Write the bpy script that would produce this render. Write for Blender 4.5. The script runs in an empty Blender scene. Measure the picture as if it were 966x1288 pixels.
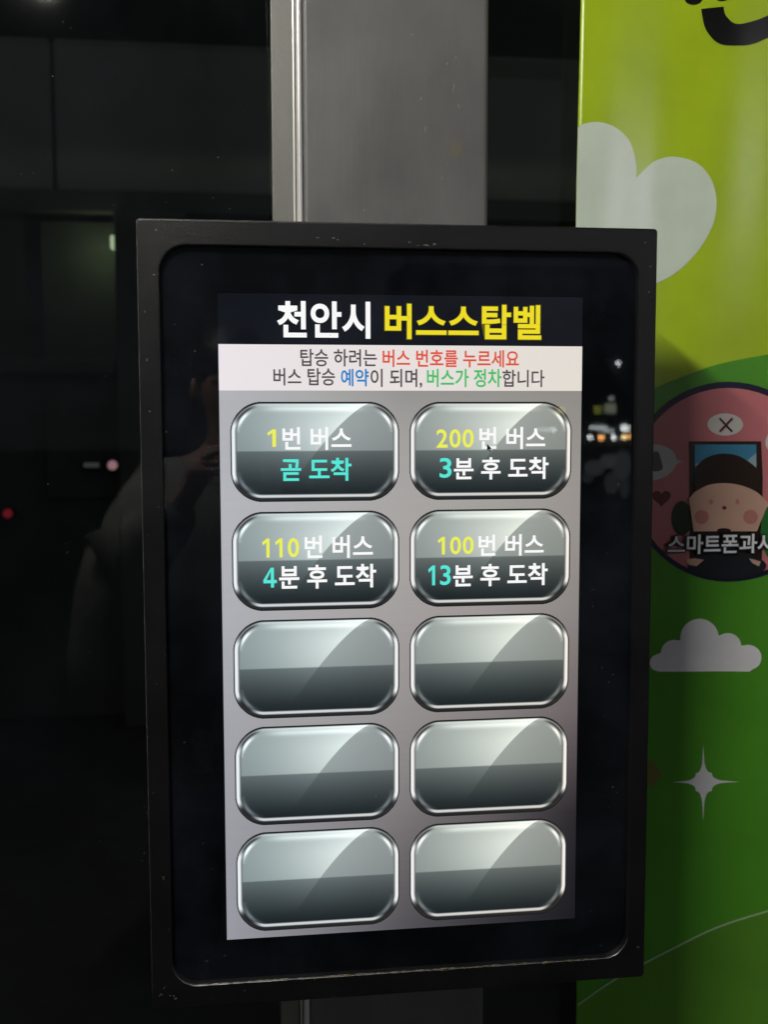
import bpy, bmesh, math, random
import numpy as np
from math import pi, sin, cos, sqrt
from mathutils import Vector, Matrix
from mathutils.geometry import delaunay_2d_cdt

random.seed(7)
scene = bpy.context.scene
COL = scene.collection
Z0 = 1.3                      # height of the middle of the display above the ground

# ------------------------------------------------------------------ camera
cam_d = bpy.data.cameras.new("camera")
cam = bpy.data.objects.new("camera", cam_d)
COL.objects.link(cam)
scene.camera = cam
cam.rotation_euler = (1.48660481, 0.00209003, -0.12882868)
cam.location = (-0.17703, -1.19121, 0.22195 + Z0)
cam_d.sensor_fit = 'VERTICAL'
cam_d.sensor_height = 24.0
cam_d.lens = 1385.02 / 1288 * 24.0
cam_d.clip_start = 0.02
cam_d.clip_end = 200
cam_d.dof.use_dof = True
cam_d.dof.focus_distance = 1.20
cam_d.dof.aperture_fstop = 4.3

# ------------------------------------------------------------------ night sky
world = bpy.data.worlds.new("World")
scene.world = world
world.use_nodes = True
bg = world.node_tree.nodes["Background"]
bg.inputs[0].default_value = (0.84, 0.92, 1.0, 1)
bg.inputs[1].default_value = 0.06

vs = scene.view_settings
vs.view_transform = 'Standard'
vs.look = 'None'
vs.exposure = 0
vs.gamma = 1
scene.cycles.max_bounces = 8
scene.cycles.transparent_max_bounces = 12
scene.cycles.use_denoising = True

# ------------------------------------------------------------------ helpers
def lin(c):
    return tuple(((v / 255) / 12.92 if v / 255 <= 0.04045 else ((v / 255 + 0.055) / 1.055) ** 2.4) for v in c)

def tag(o, label=None, cat=None, group=None, kind=None):
    for k, v in (('label', label), ('category', cat), ('group', group), ('kind', kind)):
        if v: o[k] = v
    return o

def thing(name, label, cat, loc, group=None):
    o = bpy.data.objects.new(name, None)
    COL.objects.link(o)
    o.location = (loc[0], loc[1], loc[2] + Z0)
    o.empty_display_size = 0.05
    return tag(o, label, cat, group)

def world_of(o):
    v = Vector((0, 0, 0))
    while o is not None:
        v += o.location
        o = o.parent
    return v

def mk(name, verts, faces, mat, parent=None, smooth=False, loc=None):
    """mesh object; verts are given in place coordinates (x right, y away, z up from the display's middle)"""
    verts = [Vector(v) for v in verts]
    if loc is None:
        loc = sum(verts, Vector()) / max(1, len(verts))
    loc = Vector(loc)
    me = bpy.data.meshes.new(name)
    me.from_pydata([v - loc for v in verts], [], faces)
    me.update()
    if smooth:
        me.polygons.foreach_set('use_smooth', [True] * len(me.polygons))
    o = bpy.data.objects.new(name, me)
    COL.objects.link(o)
    if mat: me.materials.append(mat)
    w = loc + Vector((0, 0, Z0))
    if parent:
        o.parent = parent
        o.location = w - world_of(parent)
    else:
        o.location = w
    return o

def box_data(x0, x1, y0, y1, z0, z1, bev=0.0, seg=2):
    bm = bmesh.new()
    bmesh.ops.create_cube(bm, size=1)
    for v in bm.verts:
        v.co = Vector(((x0 + x1) / 2 + v.co.x * (x1 - x0), (y0 + y1) / 2 + v.co.y * (y1 - y0), (z0 + z1) / 2 + v.co.z * (z1 - z0)))
    if bev:
        bmesh.ops.bevel(bm, geom=bm.edges[:], offset=bev, segments=seg, profile=0.5, affect='EDGES')
    bm.verts.ensure_lookup_table()
    d = ([v.co.copy() for v in bm.verts], [[v.index for v in f.verts] for f in bm.faces])
    bm.free()
    return d

def box(name, x0, x1, y0, y1, z0, z1, mat, parent=None, bev=0.0, seg=2):
    v, f = box_data(x0, x1, y0, y1, z0, z1, bev, seg)
    return mk(name, v, f, mat, parent)

def join(parts):
    V, F = [], []
    for v, f in parts:
        b = len(V)
        V += list(v)
        F += [[i + b for i in q] for q in f]
    return V, F

def lathe_data(profile, c, axis='z', n=24, cap=True):
    V, F = [], []
    for r, h in profile:
        for i in range(n):
            a = 2 * pi * i / n
            p = (r * cos(a), r * sin(a), h)
            if axis == 'y': p = (p[0], p[2], p[1])
            if axis == 'x': p = (p[2], p[0], p[1])
            V.append(Vector(c) + Vector(p))
    for k in range(len(profile) - 1):
        for i in range(n):
            j = (i + 1) % n
            F.append([k * n + i, k * n + j, (k + 1) * n + j, (k + 1) * n + i])
    if cap:
        F.append(list(range(n))[::-1])
        F.append([(len(profile) - 1) * n + i for i in range(n)])
    return V, F

def tube_data(pts, r, n=10):
    V, F = [], []
    pts = [Vector(p) for p in pts]
    for k, p in enumerate(pts):
        t = (pts[min(k + 1, len(pts) - 1)] - pts[max(k - 1, 0)]).normalized()
        a = t.orthogonal().normalized() if abs(t.z) > 0.9 else t.cross(Vector((0, 0, 1))).normalized()
        b = t.cross(a)
        rr = r[k] if isinstance(r, (list, tuple)) else r
        for i in range(n):
            g = 2 * pi * i / n
            V.append(p + a * cos(g) * rr + b * sin(g) * rr)
    for k in range(len(pts) - 1):
        for i in range(n):
            j = (i + 1) % n
            F.append([k * n + i, k * n + j, (k + 1) * n + j, (k + 1) * n + i])
    F.append(list(range(n))[::-1])
    F.append([(len(pts) - 1) * n + i for i in range(n)])
    return V, F

# ------------------------------------------------------------------ materials
def node_mat(name):
    m = bpy.data.materials.new(name)
    m.use_nodes = True
    nt = m.node_tree
    return m, nt, nt.nodes["Principled BSDF"], nt.nodes["Material Output"]

def noise(nt, scale, detail=4, rough=0.6, stretch=None, coord='Object'):
    tc = nt.nodes.new('ShaderNodeTexCoord')
    src = tc.outputs[coord]
    if stretch:
        mp = nt.nodes.new('ShaderNodeMapping')
        mp.inputs['Scale'].default_value = stretch
        nt.links.new(src, mp.inputs[0])
        src = mp.outputs[0]
    n = nt.nodes.new('ShaderNodeTexNoise')
    n.inputs['Scale'].default_value = scale
    n.inputs['Detail'].default_value = detail
    n.inputs['Roughness'].default_value = rough
    nt.links.new(src, n.inputs['Vector'])
    return n.outputs[0]

def ramp(nt, fac, stops):
    r = nt.nodes.new('ShaderNodeValToRGB')
    e = r.color_ramp.elements
    while len(e) < len(stops): e.new(0.5)
    for k, (p, c) in enumerate(stops):
        e[k].position = p
        e[k].color = (*c, 1) if len(c) == 3 else c
    nt.links.new(fac, r.inputs[0])
    return r.outputs[0]

def rough_mat(name, c0, c1, scale=20, rough=0.6, rough_var=0.1, bump=0.1, bscale=200, metallic=0.0, stretch=None, spec=0.5, detail=5):
    m, nt, p, out = node_mat(name)
    n = noise(nt, scale, detail, 0.6, stretch)
    nt.links.new(ramp(nt, n, [(0.3, c0), (0.7, c1)]), p.inputs['Base Color'])
    mr = nt.nodes.new('ShaderNodeMapRange')
    mr.inputs[3].default_value = rough - rough_var
    mr.inputs[4].default_value = rough + rough_var
    nt.links.new(n, mr.inputs[0])
    nt.links.new(mr.outputs[0], p.inputs['Roughness'])
    p.inputs['Metallic'].default_value = metallic
    p.inputs['Specular IOR Level'].default_value = spec
    if bump:
        b = nt.nodes.new('ShaderNodeBump')
        b.inputs['Strength'].default_value = bump
        b.inputs['Distance'].default_value = 0.001
        nt.links.new(noise(nt, bscale, 3), b.inputs['Height'])
        nt.links.new(b.outputs[0], p.inputs['Normal'])
    return m

def emit_mat(name, col, strength=1.0, attr=None):
    m = bpy.data.materials.new(name)
    m.use_nodes = True
    nt = m.node_tree
    nt.nodes.clear()
    out = nt.nodes.new('ShaderNodeOutputMaterial')
    e = nt.nodes.new('ShaderNodeEmission')
    e.inputs[1].default_value = strength
    if attr:
        a = nt.nodes.new('ShaderNodeAttribute')
        a.attribute_name = attr
        nt.links.new(a.outputs['Color'], e.inputs[0])
    else:
        e.inputs[0].default_value = (*col, 1)
    nt.links.new(e.outputs[0], out.inputs[0])
    return m

def pane_mat(name, tint=(1, 1, 1), ior=1.5, rough=0.0, smear_and_reflection=None):
    """thin clear pane: passes light straight through and reflects by Fresnel"""
    m = bpy.data.materials.new(name)
    m.use_nodes = True
    nt = m.node_tree
    nt.nodes.clear()
    out = nt.nodes.new('ShaderNodeOutputMaterial')
    mix = nt.nodes.new('ShaderNodeMixShader')
    fr = nt.nodes.new('ShaderNodeFresnel'); fr.inputs[0].default_value = ior
    tr = nt.nodes.new('ShaderNodeBsdfTransparent'); tr.inputs[0].default_value = (*tint, 1)
    gl = nt.nodes.new('ShaderNodeBsdfGlossy'); gl.inputs['Roughness'].default_value = rough
    nt.links.new(fr.outputs[0], mix.inputs[0])
    nt.links.new(tr.outputs[0], mix.inputs[1])
    nt.links.new(gl.outputs[0], mix.inputs[2])
    res = mix.outputs[0]
    if smear_and_reflection:       # uneven film of dust and finger grease, tinted blue to imitate reflected light
        df = nt.nodes.new('ShaderNodeBsdfDiffuse'); df.inputs[0].default_value = (0.36, 0.44, 0.62, 1)
        m2 = nt.nodes.new('ShaderNodeMixShader')
        n = noise(nt, smear_and_reflection[0], 6, 0.65)
        mr = nt.nodes.new('ShaderNodeMapRange')
        mr.inputs[1].default_value = 0.42; mr.inputs[2].default_value = 0.85
        mr.inputs[3].default_value = smear_and_reflection[1]; mr.inputs[4].default_value = smear_and_reflection[2]
        nt.links.new(n, mr.inputs[0])
        nt.links.new(mr.outputs[0], m2.inputs[0])
        nt.links.new(res, m2.inputs[1]); nt.links.new(df.outputs[0], m2.inputs[2])
        res = m2.outputs[0]
    nt.links.new(res, out.inputs[0])
    return m

def steel_mat():
    m, nt, p, out = node_mat('brushed_steel')
    streak = noise(nt, 5.0, 6, 0.6, (3.0, 3.0, 1.0))
    blotch = noise(nt, 7.0, 5, 0.6)
    mixn = nt.nodes.new('ShaderNodeMath'); mixn.operation = 'ADD'
    nt.links.new(streak, mixn.inputs[0]); nt.links.new(blotch, mixn.inputs[1])
    half = nt.nodes.new('ShaderNodeMath'); half.operation = 'MULTIPLY'; half.inputs[1].default_value = 0.5
    nt.links.new(mixn.outputs[0], half.inputs[0])
    base = ramp(nt, half.outputs[0], [(0.32, (0.120, 0.118, 0.116)), (0.5, (0.155, 0.154, 0.152)), (0.68, (0.19, 0.189, 0.187))])
    # one rusty-yellow stain
    tc = nt.nodes.new('ShaderNodeTexCoord')
    mp = nt.nodes.new('ShaderNodeMapping'); mp.vector_type = 'POINT'
    mp.inputs['Location'].default_value = (-0.073, 0, -0.5295 + 0.3)
    nt.links.new(tc.outputs['Object'], mp.inputs[0])
    ln = nt.nodes.new('ShaderNodeVectorMath'); ln.operation = 'MULTIPLY'; ln.inputs[1].default_value = (1, 0, 0.75)
    nt.links.new(mp.outputs[0], ln.inputs[0])
    l2 = nt.nodes.new('ShaderNodeVectorMath'); l2.operation = 'LENGTH'
    nt.links.new(ln.outputs[0], l2.inputs[0])
    wob = nt.nodes.new('ShaderNodeMath'); wob.operation = 'MULTIPLY_ADD'
    wob.inputs[1].default_value = 0.02
    nt.links.new(noise(nt, 120, 3), wob.inputs[0]); nt.links.new(l2.outputs['Value'], wob.inputs[2])
    st = nt.nodes.new('ShaderNodeMapRange')
    st.inputs[1].default_value = 0.011; st.inputs[2].default_value = 0.020
    st.inputs[3].default_value = 0.4; st.inputs[4].default_value = 0.0
    nt.links.new(wob.outputs[0], st.inputs[0])
    mx = nt.nodes.new('ShaderNodeMix'); mx.data_type = 'RGBA'
    nt.links.new(st.outputs[0], mx.inputs[0]); nt.links.new(base, mx.inputs[6])
    mx.inputs[7].default_value = (0.23, 0.19, 0.05, 1)
    nt.links.new(mx.outputs[2], p.inputs['Base Color'])
    p.inputs['Metallic'].default_value = 0.35
    nt.links.new(ramp(nt, blotch, [(0.3, (0.42,) * 3), (0.7, (0.6,) * 3)]), p.inputs['Roughness'])
    b = nt.nodes.new('ShaderNodeBump'); b.inputs['Strength'].default_value = 0.25; b.inputs['Distance'].default_value = 0.0006
    nt.links.new(noise(nt, 40, 5, 0.6, (6, 6, 0.5)), b.inputs['Height'])
    nt.links.new(b.outputs[0], p.inputs['Normal'])
    return m

M = {}
M['powder'] = rough_mat('black_powder_coat', (0.005, 0.005, 0.006), (0.009, 0.009, 0.0105), 14, 0.34, 0.06, 0.3, 900, spec=0.38)
M['chip'] = rough_mat('bare_metal_chip', (0.16, 0.155, 0.15), (0.34, 0.33, 0.31), 300, 0.4, 0.1, 0, metallic=0.6)
M['rust'] = rough_mat('rusty_chip', (0.20, 0.13, 0.05), (0.36, 0.26, 0.12), 400, 0.7, 0.1, 0)
M['ink'] = rough_mat('black_glass_print', (0.0022, 0.0024, 0.003), (0.0035, 0.004, 0.005), 8, 0.5, 0.05, 0, spec=0.0)
M['display_glass'] = pane_mat('display_glass', (1, 1, 1), 1.5, 0.0, (7.0, 0.003, 0.036))
M['wall_glass'] = pane_mat('tinted_wall_glass', (0.68, 0.70, 0.68), 1.5, 0.03, (5.0, 0.0, 0.012))
M['steel'] = steel_mat()
M['steel_bright'] = rough_mat('polished_steel_trim', (0.74, 0.73, 0.70), (0.9, 0.89, 0.86), 60, 0.30, 0.05, 0.1, 300, metallic=0.25, stretch=(1, 1, 0.05))
M['steel_side'] = rough_mat('grey_steel_flange', (0.20, 0.20, 0.182), (0.28, 0.28, 0.255), 9, 0.45, 0.08, 0.2, 200, metallic=0.4, stretch=(1, 1, 0.2))
M['rubber'] = rough_mat('black_rubber', (0.010, 0.010, 0.010), (0.018, 0.018, 0.018), 30, 0.7, 0.05, 0.1)
M['paving'] = rough_mat('grey_paving', (0.035, 0.035, 0.037), (0.065, 0.063, 0.06), 6, 0.8, 0.08, 0.5, 60)
M['asphalt'] = rough_mat('asphalt', (0.035, 0.035, 0.037), (0.06, 0.06, 0.06), 9, 0.85, 0.05, 0.6, 150)
M['concrete'] = rough_mat('dull_concrete', (0.22, 0.25, 0.20), (0.34, 0.37, 0.30), 1.2, 0.85, 0.05, 0.4, 30)
M['dark_panel'] = rough_mat('dark_wall_panel', (0.07, 0.075, 0.07), (0.11, 0.115, 0.105), 1.6, 0.8, 0.05, 0.3, 30)
M['jacket'] = rough_mat('grey_padded_jacket', (0.24, 0.25, 0.24), (0.38, 0.39, 0.37), 5, 0.85, 0.05, 0.5, 80)
M['trousers'] = rough_mat('dark_trousers', (0.03, 0.03, 0.035), (0.05, 0.05, 0.055), 10, 0.9, 0.05, 0.4, 200)
M['skin'] = rough_mat('skin', (0.42, 0.26, 0.19), (0.50, 0.32, 0.24), 20, 0.55, 0.05, 0.1)
M['hair'] = rough_mat('black_hair', (0.010, 0.009, 0.008), (0.02, 0.018, 0.016), 60, 0.5, 0.1, 0.6, 300)
M['white_plastic'] = rough_mat('white_plastic', (0.6, 0.6, 0.58), (0.7, 0.7, 0.68), 20, 0.5, 0.05, 0.05)
M['dark_metal'] = rough_mat('dark_metal', (0.05, 0.05, 0.055), (0.08, 0.08, 0.085), 20, 0.5, 0.1, 0.1, metallic=0.3)
M['scratch'] = rough_mat('bright_scratch', (0.30, 0.30, 0.29), (0.5, 0.5, 0.48), 300, 0.4, 0.1, 0, metallic=0.5)
M['bevel_glint'] = rough_mat('painted_bevel_highlight', (0.03, 0.03, 0.03), (0.13, 0.13, 0.125), 60, 0.4, 0.1, 0, detail=8)  # grey that paints a highlight onto the frame's bevel
M['dust'] = rough_mat('pale_dust', (0.12, 0.12, 0.12), (0.30, 0.30, 0.28), 50, 0.9, 0.05, 0)
M['black_shoe'] = rough_mat('black_shoe', (0.012, 0.012, 0.012), (0.02, 0.02, 0.02), 20, 0.5, 0.1, 0.1)
M['screen_back'] = emit_mat('screen_background', None, 1.04, 'picture')
M['button'] = None   # built with the buttons

# ------------------------------------------------------------------ ground
def grid_sheet(x0, x1, y0, y1, z): return [(x0, y0, z), (x1, y0, z), (x1, y1, z), (x0, y1, z)], [[0, 1, 2, 3]]
tag(mk('ground', *grid_sheet(-60, 60, -60, 60, -1.304 - 0.12), M['asphalt']), kind='structure')
tag(box('pavement', -9, 9, -3.2, 1.4, -1.5, -1.30, M['paving'], bev=0.01), kind='structure')

DEC = {
'heart': [(0.339,0.5346),(0.3416,0.5372),(0.3452,0.5409),(0.3494,0.545),(0.3533,0.5486),(0.3568,0.5516),(0.3602,0.5545),(0.3639,0.557),(0.3682,0.5591),(0.3732,0.561),(0.3788,0.5625),(0.3847,0.5636),(0.3908,0.5638),(0.3975,0.5633),(0.4047,0.562),(0.4118,0.56),(0.4182,0.5575),(0.4237,0.5542),(0.4287,0.5502),(0.4332,0.5457),(0.4371,0.5406),(0.4406,0.535),(0.4436,0.5287),(0.4459,0.5221),(0.4476,0.5153),(0.4485,0.5083),(0.4488,0.5011),(0.4483,0.4938),(0.4472,0.4865),(0.4453,0.4794),(0.4427,0.4723),(0.4394,0.4653),(0.4358,0.4585),(0.4316,0.4517),(0.4269,0.4449),(0.4218,0.4384),(0.4166,0.4324),(0.4113,0.4268),(0.4057,0.4215),(0.3999,0.4167),(0.394,0.4124),(0.3883,0.4087),(0.3827,0.4057),(0.3765,0.4028),(0.3692,0.3996),(0.3599,0.3958),(0.3493,0.3915),(0.3387,0.3876),(0.3292,0.3847),(0.321,0.3832),(0.3132,0.3826),(0.3068,0.3824),(0.3023,0.3823),(0.2494,0.4042),(0.2493,0.4144),(0.2491,0.4296),(0.2489,0.4449),(0.2487,0.4601),(0.2485,0.4753),(0.2483,0.4904),(0.2481,0.5056),(0.2479,0.5207),(0.2478,0.5358),(0.2476,0.5508),(0.2474,0.5658),(0.2472,0.5808),(0.247,0.5958),(0.2655,0.6002),(0.2716,0.6015),(0.2784,0.6027),(0.285,0.603),(0.2912,0.6024),(0.2976,0.6011),(0.3038,0.5993),(0.3096,0.5967),(0.3151,0.5935),(0.3203,0.5897),(0.3251,0.5852),(0.3291,0.5803),(0.3323,0.5745),(0.3348,0.568),(0.3367,0.5614),(0.3381,0.5553),(0.3389,0.5493),(0.3391,0.5434),(0.3391,0.5382)],
'smile': [(0.4224,0.7512),(0.4515,0.7542),(0.4518,0.7524),(0.4521,0.7498),(0.4527,0.747),(0.4539,0.7443),(0.4559,0.7417),(0.4584,0.739),(0.4612,0.7365),(0.464,0.7347),(0.4664,0.7336),(0.4688,0.733),(0.4715,0.7329),(0.4749,0.7332),(0.4792,0.7339),(0.4842,0.7352),(0.4894,0.7367),(0.4944,0.7383),(0.4985,0.7397),(0.5022,0.7411),(0.5066,0.743),(0.5128,0.7458),(0.5227,0.7504),(0.5351,0.7563),(0.5469,0.7619),(0.5551,0.7658),(0.5615,0.7378),(0.5523,0.734),(0.539,0.7283),(0.525,0.7224),(0.5136,0.7177),(0.5059,0.7144),(0.5001,0.7118),(0.495,0.7098),(0.4898,0.7082),(0.4841,0.707),(0.4785,0.7063),(0.4731,0.706),(0.468,0.7058),(0.463,0.7057),(0.4581,0.7058),(0.4535,0.7062),(0.4494,0.707),(0.4459,0.7083),(0.4428,0.71),(0.44,0.712),(0.4373,0.7146),(0.4345,0.7175),(0.4318,0.721),(0.4293,0.7248),(0.4272,0.7291),(0.4255,0.7347),(0.4242,0.7411),(0.4231,0.747)],
'dot': [(0.4242,0.7649),(0.4239,0.7628),(0.4227,0.7608),(0.4209,0.7591),(0.4185,0.7577),(0.4156,0.7568),(0.4126,0.7564),(0.4095,0.7565),(0.4066,0.7572),(0.4042,0.7584),(0.4022,0.7599),(0.401,0.7618),(0.4006,0.7638),(0.4009,0.7659),(0.4021,0.7678),(0.4039,0.7696),(0.4063,0.7709),(0.4092,0.7719),(0.4122,0.7723),(0.4153,0.7721),(0.4181,0.7715),(0.4206,0.7703),(0.4225,0.7688),(0.4238,0.7669)],
'dot2': [(0.4577,0.7664),(0.4575,0.7651),(0.4566,0.7639),(0.4553,0.7628),(0.4535,0.7619),(0.4514,0.7613),(0.4492,0.761),(0.4469,0.7611),(0.4448,0.7615),(0.443,0.7622),(0.4416,0.7632),(0.4407,0.7643),(0.4404,0.7656),(0.4407,0.7669),(0.4415,0.7681),(0.4429,0.7692),(0.4446,0.7701),(0.4467,0.7707),(0.4489,0.771),(0.4512,0.7709),(0.4533,0.7705),(0.4551,0.7698),(0.4565,0.7688),(0.4574,0.7677)],
'cloud': [(0.5252,-0.1153),(0.5216,-0.119),(0.5156,-0.122),(0.5123,-0.1249),(0.4956,-0.1243),(0.4856,-0.124),(0.4789,-0.1238),(0.474,-0.1236),(0.4703,-0.1235),(0.4674,-0.1234),(0.465,-0.1234),(0.463,-0.1233),(0.4614,-0.1232),(0.4599,-0.1232),(0.4586,-0.1232),(0.4575,-0.1231),(0.4565,-0.1231),(0.4556,-0.1231),(0.4547,-0.123),(0.4539,-0.123),(0.4532,-0.123),(0.4525,-0.123),(0.4518,-0.1229),(0.4512,-0.1229),(0.4506,-0.1229),(0.45,-0.1229),(0.4494,-0.1229),(0.4489,-0.1228),(0.4483,-0.1228),(0.4478,-0.1228),(0.4473,-0.1228),(0.4467,-0.1228),(0.4462,-0.1228),(0.4456,-0.1227),(0.4451,-0.1227),(0.4445,-0.1227),(0.4439,-0.1227),(0.4433,-0.1227),(0.4427,-0.1226),(0.442,-0.1226),(0.4413,-0.1226),(0.4406,-0.1226),(0.4398,-0.1226),(0.439,-0.1225),(0.438,-0.1225),(0.437,-0.1225),(0.4359,-0.1224),(0.4346,-0.1224),(0.4332,-0.1223),(0.4315,-0.1223),(0.4295,-0.1222),(0.4272,-0.1221),(0.4243,-0.1221),(0.4206,-0.1219),(0.4158,-0.1218),(0.4091,-0.1216),(0.3993,-0.1213),(0.3829,-0.1207),(0.3741,-0.118),(0.3708,-0.1144),(0.3693,-0.1104),(0.3691,-0.1065),(0.3703,-0.1027),(0.3731,-0.0993),(0.3787,-0.0968),(0.3845,-0.0948),(0.3849,-0.0915),(0.3858,-0.0884),(0.3874,-0.0856),(0.3894,-0.083),(0.392,-0.0808),(0.3951,-0.0791),(0.3987,-0.0779),(0.4029,-0.0775),(0.4079,-0.0782),(0.4119,-0.0785),(0.4116,-0.0747),(0.412,-0.071),(0.4128,-0.0675),(0.414,-0.0643),(0.4157,-0.0613),(0.4177,-0.0586),(0.42,-0.0562),(0.4227,-0.0542),(0.4256,-0.0525),(0.4287,-0.0511),(0.4319,-0.0502),(0.4353,-0.0497),(0.4387,-0.0495),(0.4421,-0.0498),(0.4456,-0.0505),(0.4489,-0.0516),(0.4521,-0.0531),(0.4551,-0.0551),(0.458,-0.0573),(0.4605,-0.06),(0.4627,-0.063),(0.4646,-0.0663),(0.466,-0.0699),(0.4669,-0.0739),(0.4704,-0.0727),(0.4747,-0.071),(0.4786,-0.0704),(0.4823,-0.0705),(0.4857,-0.0713),(0.4889,-0.0727),(0.4917,-0.0744),(0.4942,-0.0766),(0.4962,-0.0792),(0.4978,-0.082),(0.4989,-0.0851),(0.4994,-0.0883),(0.5104,-0.0872),(0.5167,-0.0889),(0.5211,-0.0917),(0.5244,-0.0951),(0.5266,-0.0989),(0.5278,-0.1029),(0.528,-0.1071),(0.5272,-0.1113)],
'sparkle': [(0.5017,-0.2799),(0.4766,-0.2806),(0.472,-0.2816),(0.4693,-0.2825),(0.4675,-0.2833),(0.4661,-0.2841),(0.465,-0.2849),(0.4642,-0.2857),(0.4636,-0.2865),(0.4632,-0.2875),(0.4629,-0.2886),(0.4627,-0.2899),(0.4626,-0.2914),(0.4612,-0.2915),(0.4599,-0.2917),(0.4589,-0.292),(0.458,-0.2924),(0.4571,-0.2931),(0.4564,-0.2939),(0.4556,-0.295),(0.4549,-0.2965),(0.4541,-0.2985),(0.4532,-0.3013),(0.4522,-0.3062),(0.451,-0.3327),(0.4489,-0.306),(0.4478,-0.3011),(0.4469,-0.2981),(0.4461,-0.2961),(0.4454,-0.2945),(0.4447,-0.2934),(0.444,-0.2924),(0.4433,-0.2917),(0.4424,-0.2912),(0.4415,-0.2908),(0.4404,-0.2906),(0.4392,-0.2903),(0.4391,-0.2888),(0.4388,-0.2875),(0.4385,-0.2864),(0.4381,-0.2854),(0.4376,-0.2844),(0.4368,-0.2836),(0.4359,-0.2827),(0.4346,-0.2818),(0.433,-0.2809),(0.4306,-0.2798),(0.4266,-0.2783),(0.4051,-0.2755),(0.4266,-0.2747),(0.4305,-0.2737),(0.4328,-0.2729),(0.4344,-0.2721),(0.4356,-0.2714),(0.4365,-0.2707),(0.4372,-0.2699),(0.4378,-0.2691),(0.4381,-0.2682),(0.4384,-0.2672),(0.4385,-0.266),(0.4387,-0.2646),(0.4399,-0.2645),(0.4409,-0.2643),(0.4418,-0.264),(0.4426,-0.2636),(0.4433,-0.263),(0.444,-0.2622),(0.4446,-0.2612),(0.4453,-0.2598),(0.4459,-0.2579),(0.4467,-0.2553),(0.4476,-0.2507),(0.4485,-0.226),(0.4509,-0.2509),(0.4521,-0.2555),(0.4532,-0.2582),(0.454,-0.2602),(0.4548,-0.2616),(0.4556,-0.2627),(0.4564,-0.2636),(0.4573,-0.2642),(0.4582,-0.2647),(0.4593,-0.2651),(0.4605,-0.2654),(0.4619,-0.2656),(0.4621,-0.267),(0.4624,-0.2682),(0.4627,-0.2693),(0.4632,-0.2703),(0.4638,-0.2711),(0.4647,-0.272),(0.4658,-0.2728),(0.4672,-0.2736),(0.4691,-0.2745),(0.4719,-0.2756),(0.4765,-0.277)],
'line': [(0.2438,-0.5991),(0.2504,-0.5946),(0.2602,-0.5881),(0.2718,-0.5805),(0.2853,-0.5719),(0.3007,-0.5622),(0.3168,-0.5529),(0.3335,-0.5442),(0.351,-0.5359),(0.369,-0.5278),(0.3875,-0.52),(0.4064,-0.5124),(0.4249,-0.5051),(0.4418,-0.4984),(0.4582,-0.492),(0.4767,-0.4855),(0.4983,-0.4786),(0.5221,-0.4716),(0.5476,-0.4645),(0.5738,-0.4573),(0.6018,-0.45),(0.6347,-0.4431),(0.672,-0.4364),(0.7144,-0.43),(0.7667,-0.4251),(0.8419,-0.4222),(0.9278,-0.4208),(0.9897,-0.4199),(0.9898,-0.423),(0.928,-0.4238),(0.842,-0.4253),(0.7668,-0.4282),(0.7146,-0.4331),(0.6721,-0.4394),(0.6348,-0.4461),(0.6019,-0.453),(0.5739,-0.4603),(0.5477,-0.4675),(0.5222,-0.4746),(0.4984,-0.4816),(0.4768,-0.4885),(0.4583,-0.495),(0.4419,-0.5014),(0.425,-0.5081),(0.4065,-0.5154),(0.3875,-0.5229),(0.369,-0.5308),(0.3511,-0.5389),(0.3336,-0.5472),(0.3169,-0.5558),(0.3007,-0.5652),(0.2853,-0.5749),(0.2718,-0.5835),(0.2602,-0.591),(0.2505,-0.5976),(0.2438,-0.602)],
'hill': [(0.2352,0.1557),(0.2585,0.1788),(0.2914,0.211),(0.3209,0.2371),(0.3417,0.2506),(0.359,0.2581),(0.3751,0.2644),(0.3907,0.271),(0.4051,0.2764),(0.4189,0.2813),(0.4311,0.2859),(0.4426,0.29),(0.4575,0.2941),(0.4773,0.2986),(0.5005,0.303),(0.5254,0.3071),(0.5506,0.3108),(0.5775,0.314),(0.6091,0.3161),(0.645,0.3175),(0.6858,0.3177),(0.7361,0.3147),(0.8087,0.3053),(0.8918,0.2925),(0.9517,0.283),(1.0058,-0.7187),(0.2331,-0.6571),(0.2327,-0.6111),(0.2322,-0.5655),(0.2317,-0.52),(0.2312,-0.4748),(0.2307,-0.4298),(0.2302,-0.385),(0.2297,-0.3405),(0.2293,-0.2962),(0.2288,-0.2521),(0.2283,-0.2082),(0.2278,-0.1646),(0.2274,-0.1212),(0.2269,-0.078),(0.2264,-0.035),(0.226,0.0078),(0.2255,0.0503),(0.2251,0.0927),(0.2246,0.1348)],
'meadow': [(0.2438,-0.6005),(0.2504,-0.5961),(0.2602,-0.5896),(0.2718,-0.582),(0.2853,-0.5734),(0.3007,-0.5637),(0.3168,-0.5543),(0.3335,-0.5457),(0.3511,-0.5374),(0.369,-0.5293),(0.3875,-0.5215),(0.4065,-0.5139),(0.425,-0.5066),(0.4418,-0.4999),(0.4582,-0.4935),(0.4768,-0.487),(0.4984,-0.4801),(0.5221,-0.4731),(0.5477,-0.466),(0.5738,-0.4588),(0.6018,-0.4515),(0.6347,-0.4446),(0.6721,-0.4379),(0.7145,-0.4316),(0.7667,-0.4266),(0.842,-0.4237),(0.9279,-0.4223),(0.9898,-0.4214),(1.0058,-0.7187),(0.2445,-0.658)],
'diamond': [(0.3583,-0.26),(0.3738,-0.2418),(0.3901,-0.2625),(0.3746,-0.283)],
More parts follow.
